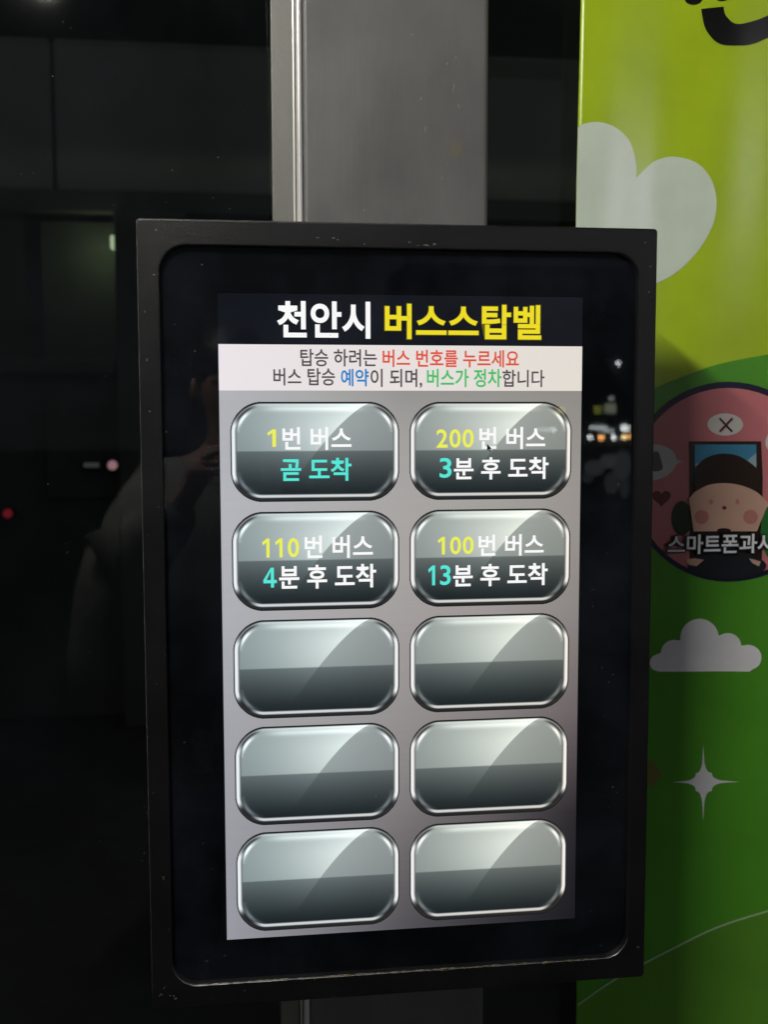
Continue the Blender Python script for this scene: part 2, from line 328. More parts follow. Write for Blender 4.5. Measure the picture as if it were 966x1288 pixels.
'ring': [(0.6186,0.1354),(0.6183,0.121),(0.6164,0.1069),(0.6129,0.093),(0.6079,0.0796),(0.6014,0.0669),(0.5935,0.0549),(0.5843,0.0438),(0.5738,0.0338),(0.5623,0.0249),(0.5498,0.0173),(0.5365,0.011),(0.5226,0.0061),(0.5081,0.0027),(0.4933,0.0007),(0.4783,0.0003),(0.4634,0.0014),(0.4486,0.0039),(0.4341,0.0079),(0.4201,0.0134),(0.4068,0.0201),(0.3942,0.0281),(0.3826,0.0373),(0.372,0.0475),(0.3626,0.0587),(0.3544,0.0706),(0.3476,0.0833),(0.3421,0.0965),(0.3381,0.1101),(0.3356,0.124),(0.3346,0.138),(0.3351,0.152),(0.3371,0.1657),(0.3406,0.1792),(0.3456,0.1921),(0.352,0.2045),(0.3596,0.2161),(0.3686,0.2269),(0.3786,0.2367),(0.3898,0.2455),(0.4018,0.253),(0.4147,0.2593),(0.4282,0.2643),(0.4423,0.268),(0.4567,0.2702),(0.4714,0.2709),(0.4862,0.2702),(0.5009,0.2681),(0.5153,0.2645),(0.5293,0.2595),(0.5428,0.2531),(0.5556,0.2455),(0.5675,0.2366),(0.5785,0.2266),(0.5883,0.2156),(0.5969,0.2036),(0.6042,0.1909),(0.6101,0.1776),(0.6145,0.1638),(0.6173,0.1497)],
'disc': [(0.6112,0.1343),(0.6109,0.1208),(0.609,0.1074),(0.6057,0.0944),(0.601,0.0817),(0.5948,0.0697),(0.5873,0.0584),(0.5786,0.048),(0.5687,0.0385),(0.5578,0.0301),(0.5459,0.0229),(0.5333,0.017),(0.5201,0.0124),(0.5064,0.0091),(0.4924,0.0073),(0.4782,0.0069),(0.464,0.0079),(0.4499,0.0103),(0.4362,0.014),(0.423,0.0191),(0.4103,0.0255),(0.3984,0.0331),(0.3874,0.0417),(0.3773,0.0514),(0.3684,0.0619),(0.3606,0.0732),(0.3541,0.0852),(0.3489,0.0977),(0.3451,0.1105),(0.3427,0.1237),(0.3417,0.1369),(0.3422,0.1501),(0.3442,0.1631),(0.3475,0.1758),(0.3522,0.1881),(0.3582,0.1997),(0.3655,0.2107),(0.374,0.2209),(0.3836,0.2302),(0.3941,0.2384),(0.4056,0.2456),(0.4178,0.2516),(0.4306,0.2563),(0.444,0.2597),(0.4577,0.2618),(0.4716,0.2625),(0.4857,0.2618),(0.4996,0.2598),(0.5133,0.2564),(0.5266,0.2516),(0.5394,0.2456),(0.5515,0.2383),(0.5628,0.23),(0.5732,0.2205),(0.5825,0.2101),(0.5906,0.1988),(0.5975,0.1868),(0.6031,0.1742),(0.6073,0.1612),(0.6099,0.1478)],
'xoval': [(0.4931,0.2136),(0.4926,0.2103),(0.4908,0.2071),(0.4878,0.2043),(0.4839,0.202),(0.4791,0.2002),(0.4738,0.1991),(0.4682,0.1988),(0.4626,0.1992),(0.4572,0.2003),(0.4524,0.2021),(0.4484,0.2045),(0.4453,0.2073),(0.4434,0.2104),(0.4427,0.2137),(0.4432,0.2171),(0.445,0.2202),(0.4479,0.223),(0.4519,0.2253),(0.4566,0.2271),(0.4619,0.2282),(0.4675,0.2286),(0.4731,0.2282),(0.4785,0.2271),(0.4833,0.2253),(0.4874,0.2229),(0.4904,0.2201),(0.4924,0.2169)],
'xa': [(0.4582,0.2213),(0.4766,0.2031),(0.4787,0.205),(0.4603,0.2231)],
'xb': [(0.4761,0.2231),(0.4586,0.2051),(0.4608,0.2032),(0.4782,0.2212)],
'phone': [(0.4176,0.1915),(0.5186,0.1911),(0.5222,0.1427),(0.5242,0.031),(0.4222,0.0329)],
'pscreen': [(0.4255,0.1873),(0.5119,0.1868),(0.5135,0.1299),(0.4267,0.1307)],
'hair': [(0.4271,0.1136),(0.4262,0.1564),(0.4295,0.1596),(0.4343,0.1641),(0.4393,0.168),(0.4443,0.1705),(0.4496,0.1724),(0.4548,0.1738),(0.4597,0.1746),(0.4644,0.1749),(0.4694,0.1748),(0.4749,0.1743),(0.4807,0.1735),(0.4863,0.172),(0.4918,0.1696),(0.4971,0.1667),(0.5024,0.1633),(0.508,0.1591),(0.5135,0.1546),(0.5174,0.1514),(0.5196,0.1125)],
'face': [(0.4182,0.1148),(0.4258,0.1232),(0.4305,0.126),(0.4374,0.1297),(0.4446,0.1327),(0.4518,0.1342),(0.4594,0.135),(0.467,0.1352),(0.4746,0.1348),(0.4822,0.1338),(0.4896,0.1323),(0.497,0.1301),(0.5041,0.1274),(0.5102,0.1245),(0.5152,0.1213),(0.5192,0.1181),(0.5218,0.1158),(0.5312,0.1059),(0.5268,0.0995),(0.5152,0.0693),(0.4259,0.0706),(0.4207,0.1008)],
'cheekl': [(0.4467,0.0897),(0.4461,0.086),(0.4439,0.0829),(0.4407,0.0808),(0.4369,0.0802),(0.433,0.081),(0.4297,0.0831),(0.4274,0.0863),(0.4265,0.09),(0.4272,0.0937),(0.4293,0.0968),(0.4326,0.0988),(0.4364,0.0995),(0.4403,0.0987),(0.4436,0.0966),(0.4459,0.0934)],
'cheekr': [(0.5158,0.0888),(0.5151,0.0851),(0.5129,0.0819),(0.5097,0.0799),(0.5058,0.0792),(0.5019,0.08),(0.4985,0.0821),(0.4962,0.0853),(0.4953,0.0891),(0.496,0.0928),(0.4981,0.0959),(0.5014,0.098),(0.5053,0.0987),(0.5092,0.0979),(0.5126,0.0957),(0.5149,0.0925)],
'nose': [(0.4716,0.1018),(0.4712,0.1005),(0.47,0.0996),(0.4685,0.0992),(0.4669,0.0996),(0.4657,0.1006),(0.4653,0.1019),(0.4656,0.1031),(0.4668,0.1041),(0.4683,0.1044),(0.4699,0.104),(0.4711,0.1031)],
'mouth': [(0.4788,0.0709),(0.4778,0.0695),(0.475,0.0684),(0.471,0.0679),(0.4664,0.0679),(0.4623,0.0686),(0.4595,0.0698),(0.4585,0.0712),(0.4594,0.0726),(0.4622,0.0737),(0.4663,0.0743),(0.4708,0.0742),(0.4749,0.0735),(0.4777,0.0723)],
'eyel': [(0.4451,0.1102),(0.449,0.1144),(0.453,0.1101),(0.4492,0.1058)],
'eyer': [(0.4834,0.1097),(0.4867,0.114),(0.4902,0.1096),(0.487,0.1054)],
'bubble': [(0.3634,0.1865),(0.3705,0.1877),(0.3786,0.1864),(0.3856,0.1843),(0.3907,0.1819),(0.3948,0.1788),(0.3979,0.1757),(0.3995,0.1727),(0.4002,0.1696),(0.4014,0.1672),(0.4047,0.1659),(0.4085,0.1652),(0.4104,0.1645),(0.4086,0.1639),(0.4049,0.1633),(0.4015,0.1619),(0.3997,0.1592),(0.3983,0.1557),(0.3962,0.1524),(0.393,0.1493),(0.389,0.1463),(0.3842,0.1439),(0.3779,0.1415),(0.3708,0.1397),(0.3643,0.1409),(0.3579,0.1472),(0.3521,0.1565),(0.3495,0.1654),(0.3517,0.1736),(0.3571,0.1813)],
'bubdark': [(0.3637,0.1738),(0.3667,0.1768),(0.371,0.1782),(0.3746,0.178),(0.3767,0.1756),(0.3781,0.1716),(0.3793,0.1674),(0.3807,0.1629),(0.382,0.1582),(0.3817,0.1546),(0.3789,0.1526),(0.3746,0.1516),(0.3707,0.1515),(0.3679,0.1519),(0.3656,0.1531),(0.364,0.1558),(0.363,0.1613),(0.3627,0.1683)],
'redheart': [(0.3813,0.1201),(0.3814,0.1207),(0.3821,0.1224),(0.3838,0.1242),(0.3864,0.1253),(0.3895,0.125),(0.3922,0.1233),(0.3939,0.1207),(0.3939,0.1176),(0.3924,0.1147),(0.3898,0.1119),(0.3868,0.1094),(0.3842,0.1071),(0.3825,0.1051),(0.3817,0.1037),(0.3816,0.1032),(0.3815,0.1037),(0.3807,0.1051),(0.379,0.1072),(0.3763,0.1095),(0.3732,0.1121),(0.3704,0.1149),(0.3688,0.1179),(0.3687,0.121),(0.3703,0.1236),(0.3729,0.1252),(0.376,0.1254),(0.3786,0.1243),(0.3804,0.1224),(0.3812,0.1207)],
'bushl': [(0.4244,0.0879),(0.4238,0.0806),(0.4219,0.074),(0.4188,0.0688),(0.4148,0.0655),(0.4103,0.0644),(0.4058,0.0656),(0.4017,0.0691),(0.3984,0.0743),(0.3962,0.081),(0.3953,0.0883),(0.3959,0.0955),(0.3978,0.1021),(0.4009,0.1073),(0.4048,0.1106),(0.4093,0.1117),(0.4138,0.1105),(0.4179,0.1071),(0.4213,0.1018),(0.4235,0.0952)],
'bushr': [(0.5621,0.0686),(0.5617,0.0578),(0.5599,0.0479),(0.5569,0.0393),(0.5528,0.0328),(0.5479,0.0287),(0.5426,0.0274),(0.5373,0.0289),(0.5322,0.0332),(0.5277,0.0398),(0.5242,0.0485),(0.5219,0.0585),(0.5209,0.0692),(0.5213,0.0799),(0.523,0.0898),(0.526,0.0983),(0.5301,0.1047),(0.5349,0.1088),(0.5402,0.1101),(0.5456,0.1087),(0.5507,0.1045),(0.5551,0.0979),(0.5587,0.0893),(0.561,0.0793)],
'bubr': [(0.5538,0.1898),(0.5532,0.1852),(0.5512,0.181),(0.5481,0.1777),(0.544,0.1756),(0.5395,0.1749),(0.5349,0.1756),(0.5307,0.1778),(0.5273,0.1811),(0.5251,0.1853),(0.5243,0.19),(0.5249,0.1946),(0.5268,0.1988),(0.53,0.2021),(0.534,0.2042),(0.5386,0.2049),(0.5432,0.2042),(0.5473,0.202),(0.5507,0.1987),(0.5529,0.1945)],
'body': [(0.5302,0.0222),(0.5291,0.0183),(0.5256,0.0147),(0.5198,0.0115),(0.512,0.0087),(0.5026,0.0067),(0.492,0.0053),(0.4806,0.0047),(0.469,0.005),(0.4576,0.006),(0.447,0.0078),(0.4376,0.0103),(0.4298,0.0133),(0.424,0.0167),(0.4203,0.0205),(0.419,0.0243),(0.4202,0.0281),(0.4236,0.0317),(0.4293,0.0349),(0.437,0.0377),(0.4462,0.0398),(0.4568,0.0411),(0.4681,0.0417),(0.4797,0.0415),(0.4911,0.0405),(0.5018,0.0388),(0.5113,0.0363),(0.5192,0.0333),(0.5251,0.0298),(0.5289,0.0261)],
'handl': [(0.4155,0.032),(0.4278,0.0339),(0.4425,0.0315),(0.4314,0.023),(0.4201,0.0254)],
'handr': [(0.5059,0.0325),(0.522,0.0278),(0.5199,0.0213),(0.5107,0.0258)],
'tag': [(0.3891,0.0664),(0.5393,0.064),(0.54,0.04),(0.3895,0.0427)],
'plate': [(0.3857,0.0691),(0.5713,0.0684),(0.5723,0.0356),(0.3885,0.0378)],
'edge': [(0.2607,0.7545),(0.2597,0.6757),(0.2585,0.6061),(0.2574,0.526),(0.2571,0.4704),(0.2627,0.0391),(0.2713,-0.5397),(0.2711,-0.6118)],
}
# ------------------------------------------------------------------ steel column
col = thing('steel_column', 'grey stained steel column standing behind the black display', 'column', (0, 0.1, -1.3))
v, f = box_data(-0.105, 0.110, 0.080, 0.20, -1.30, 1.44, 0.006, 4)
o = mk('column_face', v, f, M['steel'], col, loc=(0, 0.1, 0.3))
for poly in o.data.polygons: poly.use_smooth = False
V, F = lathe_data([(0.0036, -1.30), (0.0036, 1.44)], (-0.1078, 0.0815, 0), n=16)
mk('corner_bead', V, F, M['steel_bright'], col, smooth=False)
V, F = lathe_data([(0.0017, -1.30), (0.0017, 1.44)], (-0.1134, 0.0855, 0), n=12)
mk('edge_bead', V, F, M['steel_bright'], col)
box('groove', -0.1118, -0.1052, 0.0875, 0.12, -1.30, 1.44, M['steel_side'], col)
box('flange', -0.1385, -0.1141, 0.088, 0.10, -1.30, 1.44, M['steel_side'], col, bev=0.0012)
# thin scratches and dents on the face
def speck(cx, cz, r, y, seed, n=7, elong=1.0, ang=0.0):
    rr = random.Random(seed)
    P = []
    for i in range(n):
        a = 2 * pi * i / n
        q = r * rr.uniform(0.55, 1.2)
        x, z = q * cos(a) * elong, q * sin(a)
        P.append((cx + x * cos(ang) - z * sin(ang), y, cz + x * sin(ang) + z * cos(ang)))
    return P, [list(range(n))[::-1]]
sc_parts = []
for i, (cx, cz, L, ang) in enumerate([(0.0685, 0.598, 0.011, 1.45), (0.0745, 0.578, 0.007, -1.2), (0.061, 0.625, 0.004, 1.3), (0.036, 0.552, 0.009, 1.45), (0.055, 0.497, 0.008, 1.35),
                                      (0.062, 0.513, 0.003, 0.3), (-0.035, 0.459, 0.003, 0.4), (0.03, 0.450, 0.002, 0.2), (0.02, 0.655, 0.003, 1.2), (0.056, 0.47, 0.002, 0.9), (0.071, 0.632, 0.003, 1.5), (0.031, 0.585, 0.006, 1.5)]):
    sc_parts.append(speck(cx, cz, 0.0005, 0.0796, 40 + i, 8, L / 0.0010, ang))
tag(mk('scratches', *join(sc_parts), M['scratch'], col), kind='stuff')

# ------------------------------------------------------------------ tinted glass walls either side of the column
GY = 0.165
gl = thing('glass_wall', 'dark dusty glass wall left of the steel column', 'glass wall', (-1.3, GY, -1.3))
box('pane', -2.45, -0.1395, GY, GY + 0.008, -1.22, 1.40, M['wall_glass'], gl)
box('bottom_rail', -2.45, -0.1395, GY - 0.02, GY + 0.03, -1.30, -1.222, M['dark_metal'], gl, bev=0.002)
parts = []
rd = random.Random(11)
for i in range(150):
    x, z = rd.uniform(-0.62, -0.15), rd.uniform(-0.75, 0.85)
    if rd.random() < 0.55: z = rd.uniform(0.35, 0.85)
    parts.append(speck(x, z, rd.choice([0.0003, 0.0004, 0.0005, 0.0007]), GY - 0.0006, i))
for bx, bz in ((-0.385, 0.07), (-0.375, -0.065), (-0.305, -0.315), (-0.30, -0.255)):
    for k in range(4):
        parts.append(speck(bx + rd.uniform(-.004, .004), bz + rd.uniform(-.01, .01), rd.uniform(0.0003, 0.0007), GY - 0.0006, 300 + k))
tag(mk('dust_specks', *join(parts), M['dust'], gl), kind='stuff')
gr = thing('glass_wall', 'narrow strip of dark glass wall between the column and the green banner', 'glass wall', (1.2, GY, -1.3))
box('pane', 0.1115, 2.45, GY + 0.09, GY + 0.098, -1.22, 1.40, M['wall_glass'], gr)
box('bottom_rail', 0.1115, 2.45, GY + 0.07, GY + 0.12, -1.30, -1.222, M['dark_metal'], gr, bev=0.002)
box('edge_seal', 0.1115, 0.120, GY + 0.08, GY + 0.0885, -1.22, 1.40, M['rubber'], gr)

# ------------------------------------------------------------------ banner
BY = 0.22
def by(x, z):
    return BY + 0.0035 * sin(x * 17 + z * 1.3 + 0.6) + 0.002 * sin(x * 41 - z * 2.1) * (0.4 + 0.6 * max(0, min(1, z + 0.3)))
EDGE = DEC['edge']
def edge_x(z):
    pts = sorted([(b, a) for a, b in EDGE])
    if z <= pts[0][0]: return pts[0][1]
    for (z0, a), (z1, b) in zip(pts, pts[1:]):
        if z <= z1: return a + (b - a) * (z - z0) / (z1 - z0)
    return pts[-1][1]
def print_mat(name, rgb, var=0.10):
    a = tuple(c * (1 - var) for c in rgb); b = tuple(min(1, c * (1 + var)) for c in rgb)
    m = rough_mat(name, a, b, 7, 0.25, 0.05, 0.06, 500, spec=0.5, detail=8)
    return m
ban = thing('banner', 'lime green printed banner with white heart and cartoon badge, hanging right of the display', 'banner', (0.5, BY, -1.3))
x1 = 0.76
nx, nz = 70, 130
V, F = [], []
for j in range(nz + 1):
    z = -1.1 + (1.35 + 1.1) * j / nz
    xa = edge_x(z)
    for i in range(nx + 1):
        x = xa + (x1 - xa) * i / nx
        V.append((x, by(x, z), z))
nF = nx + 1
for j in range(nz):
    for i in range(nx):
        a = j * nF + i
        F.append([a, a + 1, a + nF + 1, a + nF])
n0 = len(V)
V += [(x, y + 0.0012, z) for x, y, z in V]
F += [[q + n0 for q in f[::-1]] for f in F[:]]
for j in range(nz):
    a, b = j * nF, (j + 1) * nF
    F.append([a, b, b + n0, a + n0]); a += nx; b += nx
    F.append([b, a, a + n0, b + n0])
M['lime'] = print_mat('lime_print', (0.45, 0.62, 0.018))
fabric = mk('fabric', V, F, M['lime'], ban, smooth=True)
box('top_bar', 0.245, 0.775, BY - 0.014, BY + 0.014, 1.345, 1.373, M['white_plastic'], ban, bev=0.006)
box('bottom_bar', 0.245, 0.775, BY - 0.014, BY + 0.014, -1.125, -1.097, M['white_plastic'], ban, bev=0.006)

def decal(name, outline, mat, level, parent=fabric, step=0.008, clip=True, holes=None):
    """a printed patch lying on the banner's own waves"""
    pts = []
    for x, z in outline:
        if clip: x = max(x, edge_x(z)); x = min(x, x1 - 0.0004)
        pts.append(Vector((x, z)))
    cl = []
    for q in pts:
        if not cl or (q - cl[-1]).length > 1e-5: cl.append(q)
    pts = cl
    dn = []
    for q, r_ in zip(pts, pts[1:] + pts[:1]):
        k = max(1, int((r_ - q).length / step + 0.5))
        dn += [q + (r_ - q) * t / k for t in range(k)]
    pts = dn
    n = len(pts)
    edges = [(i, (i + 1) % n) for i in range(n)]
    xs = [q.x for q in pts]; zs = [q.y for q in pts]
    extra = []
    gx = min(xs) + step / 2
    while gx < max(xs):
        gz = min(zs) + step / 2
        while gz < max(zs):
            inside = False
            for i in range(n):
                a, b = pts[i], pts[(i + 1) % n]
                if (a.y > gz) != (b.y > gz) and gx < (b.x - a.x) * (gz - a.y) / (b.y - a.y) + a.x: inside = not inside
            if inside: extra.append(Vector((gx, gz)))
            gz += step
        gx += step
    r = delaunay_2d_cdt(pts + extra, edges, [], 1, 1e-6)
    vs_, fs = r[0], r[2]
    off = 0.0006 * level
    return mk(name, [(q.x, by(q.x, q.y) - off, q.y) for q in vs_], [list(f) for f in fs], mat, parent, smooth=True)

P_ = {'white': (0.74, 0.84, 0.70), 'cloud': (0.86, 0.85, 0.88), 'hill': (0.085, 0.33, 0.022), 'meadow': (0.105, 0.30, 0.025), 'ink': (0.008, 0.008, 0.008), 'navy': (0.014, 0.012, 0.04),
      'pink': (0.62, 0.19, 0.21), 'oval': (0.70, 0.66, 0.62), 'brown': (0.022, 0.010, 0.006), 'skin': (0.60, 0.37, 0.28), 'cheek': (0.50, 0.20, 0.18), 'blue': (0.05, 0.25, 0.42), 'paleblue': (0.33, 0.46, 0.52),
      'red': (0.16, 0.012, 0.02), 'bush': (0.012, 0.03, 0.016), 'bushg': (0.02, 0.17, 0.035), 'text': (0.86, 0.88, 0.92), 'cross': (0.05, 0.02, 0.03), 'line': (0.42, 0.60, 0.34), 'plate': (0.012, 0.016, 0.022), 'bubble': (0.55, 0.55, 0.56), 'grey': (0.09, 0.09, 0.10), 'olive': (0.20, 0.19, 0.05)}
PM = {k: print_mat(k + '_print', c) for k, c in P_.items()}
decal('printed_hill', DEC['hill'], PM['hill'], 1, step=0.03)
decal('printed_meadow', DEC['meadow'], PM['meadow'], 2, step=0.03)
decal('printed_line', DEC['line'], PM['line'], 3)
decal('printed_heart', DEC['heart'], PM['white'], 1)
decal('printed_letter', DEC['smile'], PM['ink'], 1)
decal('printed_letter', DEC['dot'], PM['ink'], 1)
decal('printed_letter', DEC['dot2'], PM['ink'], 1)
decal('printed_cloud', DEC['cloud'], PM['cloud'], 2)
decal('printed_sparkle', DEC['sparkle'], PM['cloud'], 2)
decal('printed_diamond', DEC['diamond'], PM['olive'], 2)
decal('badge_ring', DEC['ring'], PM['navy'], 2)
decal('badge_disc', DEC['disc'], PM['pink'], 3)
decal('speech_bubble', DEC['bubble'], PM['bubble'], 4)
decal('bubble_mark', DEC['bubdark'], PM['grey'], 5)
decal('speech_bubble', DEC['bubr'], PM['oval'], 4)
decal('small_heart', DEC['redheart'], PM['red'], 4)
decal('printed_bush', DEC['bushl'], PM['bush'], 4)
decal('cross_oval', DEC['xoval'], PM['oval'], 4)
decal('cross_stroke', DEC['xa'], PM['cross'], 5, step=0.05)
decal('cross_stroke', DEC['xb'], PM['red'], 6, step=0.05)
decal('phone_drawing', DEC['phone'], PM['brown'], 4)
decal('phone_screen', DEC['pscreen'], PM['blue'], 5)
decal('screen_cloud', [(a, min(b, 0.166)) for a, b in DEC['pscreen']] if False else [DEC['pscreen'][3], (DEC['pscreen'][3][0], DEC['pscreen'][0][1] - 0.026), (DEC['pscreen'][0][0] + 0.04, DEC['pscreen'][0][1] - 0.014), (DEC['pscreen'][1][0] - 0.012, DEC['pscreen'][0][1] - 0.022), (DEC['pscreen'][1][0], DEC['pscreen'][0][1] - 0.012), DEC['pscreen'][2]], PM['paleblue'], 6)
decal('child_hair', DEC['hair'], PM['brown'], 7)
decal('printed_bush', DEC['bushr'], PM['bushg'], 6)
decal('child_face', DEC['face'], PM['skin'], 8)
for k in ('cheekl', 'cheekr'): decal('child_cheek', DEC[k], PM['cheek'], 9)
decal('child_nose', DEC['nose'], PM['red'], 9)
decal('child_mouth', DEC['mouth'], PM['brown'], 9)
for k in ('eyel', 'eyer'): decal('child_eye', DEC[k], PM['cheek'], 9)
decal('child_body', DEC['body'], PM['plate'], 5)
for k in ('handl', 'handr'): decal('child_hand', DEC[k], PM['skin'], 6)

# ------------------------------------------------------------------ lettering
def glyph_mesh(s, bold=0.0):
    c = bpy.data.curves.new('lettering', 'FONT')
    c.body = s
    c.offset = bold
    c.resolution_u = 6
    t = bpy.data.objects.new('lettering', c)
    COL.objects.link(t)
    dg = bpy.context.evaluated_depsgraph_get()
    dg.update()
    me = bpy.data.meshes.new_from_object(t.evaluated_get(dg))
    V = [(v.co.x, v.co.y) for v in me.vertices]
    F = [list(p.vertices) for p in me.polygons]
    bpy.data.objects.remove(t); bpy.data.curves.remove(c); bpy.data.meshes.remove(me)
    return V, F

def fit(V, x0, x1_, z0, z1_):
    xs = [q[0] for q in V]; ys = [q[1] for q in V]
    sx = (x1_ - x0) / (max(xs) - min(xs)); sy = (z1_ - z0) / (max(ys) - min(ys))
    return [(x0 + (a - min(xs)) * sx, z0 + (b - min(ys)) * sy) for a, b in V]

ONE = ([(0.10, 0.80), (0.46, 1.0), (0.66, 1.0), (0.66, 0.0), (0.42, 0.0), (0.42, 0.80), (0.16, 0.64)], [[0, 6, 5, 1], [1, 5, 4, 3, 2]])
FOUR = ([(0.56, 0), (0.79, 0), (0.79, 1), (0.56, 1), (0, 0.22), (0.56, 0.22), (0.56, 0.38), (0, 0.38), (0.79, 0.22), (1, 0.22), (1, 0.38), (0.79, 0.38), (0.24, 0.38), (0.56, 0.82)],
        [[0, 1, 2, 3], [4, 5, 6, 12, 7], [8, 9, 10, 11], [7, 12, 13, 3]])
def digits(s, boxx, bold):
    x0, x1_, z0, z1_ = boxx
    w = (x1_ - x0) / len(s)
    P = []
    for k, ch in enumerate(s):
        a = x0 + k * w
        if ch == '4':
            V, F = FOUR
            P.append(([(a + qx * w, z0 + qz * (z1_ - z0)) for qx, qz in V], F))
        elif ch == '1':
            V, F = ONE
            if len(s) == 1: V2 = [(x0 + (px - 0.10) / 0.56 * (x1_ - x0), z0 + pz * (z1_ - z0)) for px, pz in V]
            else: V2 = [(a + px * w, z0 + pz * (z1_ - z0)) for px, pz in V]
            P.append((V2, [f[::-1] for f in F] if False else F))
        else:
            V, F = glyph_mesh(ch, bold)
            pad = 0.07 * w if len(s) > 1 else 0
            P.append((fit(V, a + pad, a + w - pad, z0, z1_), F))
    return join(P)

# caption on the badge, on the banner's waves
V, F = glyph_mesh('스마트폰과사', 0.02)
a, b = DEC['tag'][0][0], DEC['tag'][2][0]
V = fit(V, a, b, DEC['tag'][2][1], DEC['tag'][0][1])
V0, F0 = glyph_mesh('스마트폰과사', 0.075)
V0 = fit(V0, a - 0.0018, b + 0.0018, DEC['tag'][2][1] - 0.0018, DEC['tag'][0][1] + 0.0018)
mk('lettering_outline', [(x, by(x, z) - 0.0068, z) for x, z in V0], F0, PM['plate'], fabric)
mk('badge_lettering', [(x, by(x, z) - 0.0078, z) for x, z in V], F, PM['text'], fabric)

# ------------------------------------------------------------------ the display
dev = thing('bus_bell_display', 'black framed lit touch display of bus call buttons on the steel column', 'display', (0, 0.04, -0.4226))
def rrect(cx, cz, hx, hz, r, n=8):
    P = []
    for k, (sx, sz, a0) in enumerate(((1, 1, 0), (-1, 1, pi / 2), (-1, -1, pi), (1, -1, 3 * pi / 2))):
        for i in range(n + 1):
            a = a0 + (pi / 2) * i / n
            P.append((cx + sx * (hx - r) + r * cos(a), cz + sz * (hz - r) + r * sin(a)))
    return P
def loops(specs, n=8):
    V, F = [], []
    m = 4 * (n + 1)
    for cx, cz, hx, hz, r, y in specs:
        V += [(x, y, z) for x, z in rrect(cx, cz, hx, hz, r, n)]
    for k in range(len(specs) - 1):
        for i in range(m):
            j = (i + 1) % m
            F.append([k * m + i, k * m + j, (k + 1) * m + j, (k + 1) * m + i])
    return V, F
FY = -0.0095
HX, HZ, CZ = 0.2814, 0.4275, 0.0022
CX = -0.0012
IX, IZ, IC = 0.2595, 0.4008, 0.0022
spec = [(CX, CZ, HX - .03, HZ - .03, .002, 0.066), (CX, CZ, HX - .002, HZ - .002, .003, 0.066), (CX, CZ, HX, HZ, .004, 0.064)]
for k in range(5):
    a = (pi / 2) * k / 4
    spec.append((CX, CZ, HX - .0022 * (1 - cos(a)), HZ - .0022 * (1 - cos(a)), .004, FY + .0022 * (1 - sin(a))))
spec.append((CX, CZ, HX - .0035, HZ - .0035, .004, FY))
spec.append((0, IC, IX + .003, IZ + .003, .031, FY))
for k in range(4):
    a = (pi / 2) * k / 3
    spec.append((0, IC, IX + .0014 * (1 - sin(a)), IZ + .0014 * (1 - sin(a)), .029, FY + .0014 * (1 - cos(a))))
spec.append((0, IC, IX, IZ, .029, 0.0))
V, F = loops(spec)
frame = mk('frame', V, F, M['powder'], dev)
v, f = box_data(-HX + .006, HX - .006, 0.0095, 0.063, CZ - HZ + .006, CZ + HZ - .006, 0.002)
mk('back_cover', v, f, M['powder'], dev)
for zz in (-0.22, 0.25):
    box('wall_bracket', -0.07, 0.07, 0.0662, 0.0796, zz - 0.05, zz + 0.05, M['dark_metal'], dev, bev=0.001)
V, F = rrect(0, IC, IX + .004, IZ + .004, .03), None
mk('glass_pane', [(x, -0.0016, z) for x, z in V], [list(range(len(V)))[::-1]], M['display_glass'], dev)
# printed black border round the active area (a ring of four strips)
SW, SH = 0.2000, 0.3556
bx = [box_data(-IX - .012, -SW - .0002, 0.0006, 0.008, -IZ - .008, IZ + .012), box_data(SW + .0002, IX + .012, 0.0006, 0.008, -IZ - .008, IZ + .012),
      box_data(-SW - .0002, SW + .0002, 0.0006, 0.008, SH + .0002, IZ + .012), box_data(-SW - .0002, SW + .0002, 0.0006, 0.008, -IZ - .008, -SH - .0002)]
mk('black_border', *join(bx), M['ink'], dev)

parts = []
rg = random.Random(21)
for i in range(90):
    x, z = rg.uniform(-IX + .01, IX - .01), rg.uniform(-IZ + .01, IZ - .01)
    if abs(x) < 0.2 and rg.random() < 0.7: x = rg.choice([-1, 1]) * rg.uniform(0.205, IX - .01)
    parts.append(speck(x, z, rg.choice([.00025, .0003, .0004, .0006]), -0.0019, 1300 + i, 6, rg.uniform(.8, 2.2), rg.uniform(0, 3)))
tag(mk('glass_dust', *join(parts), M['dust'], dev), kind='stuff')
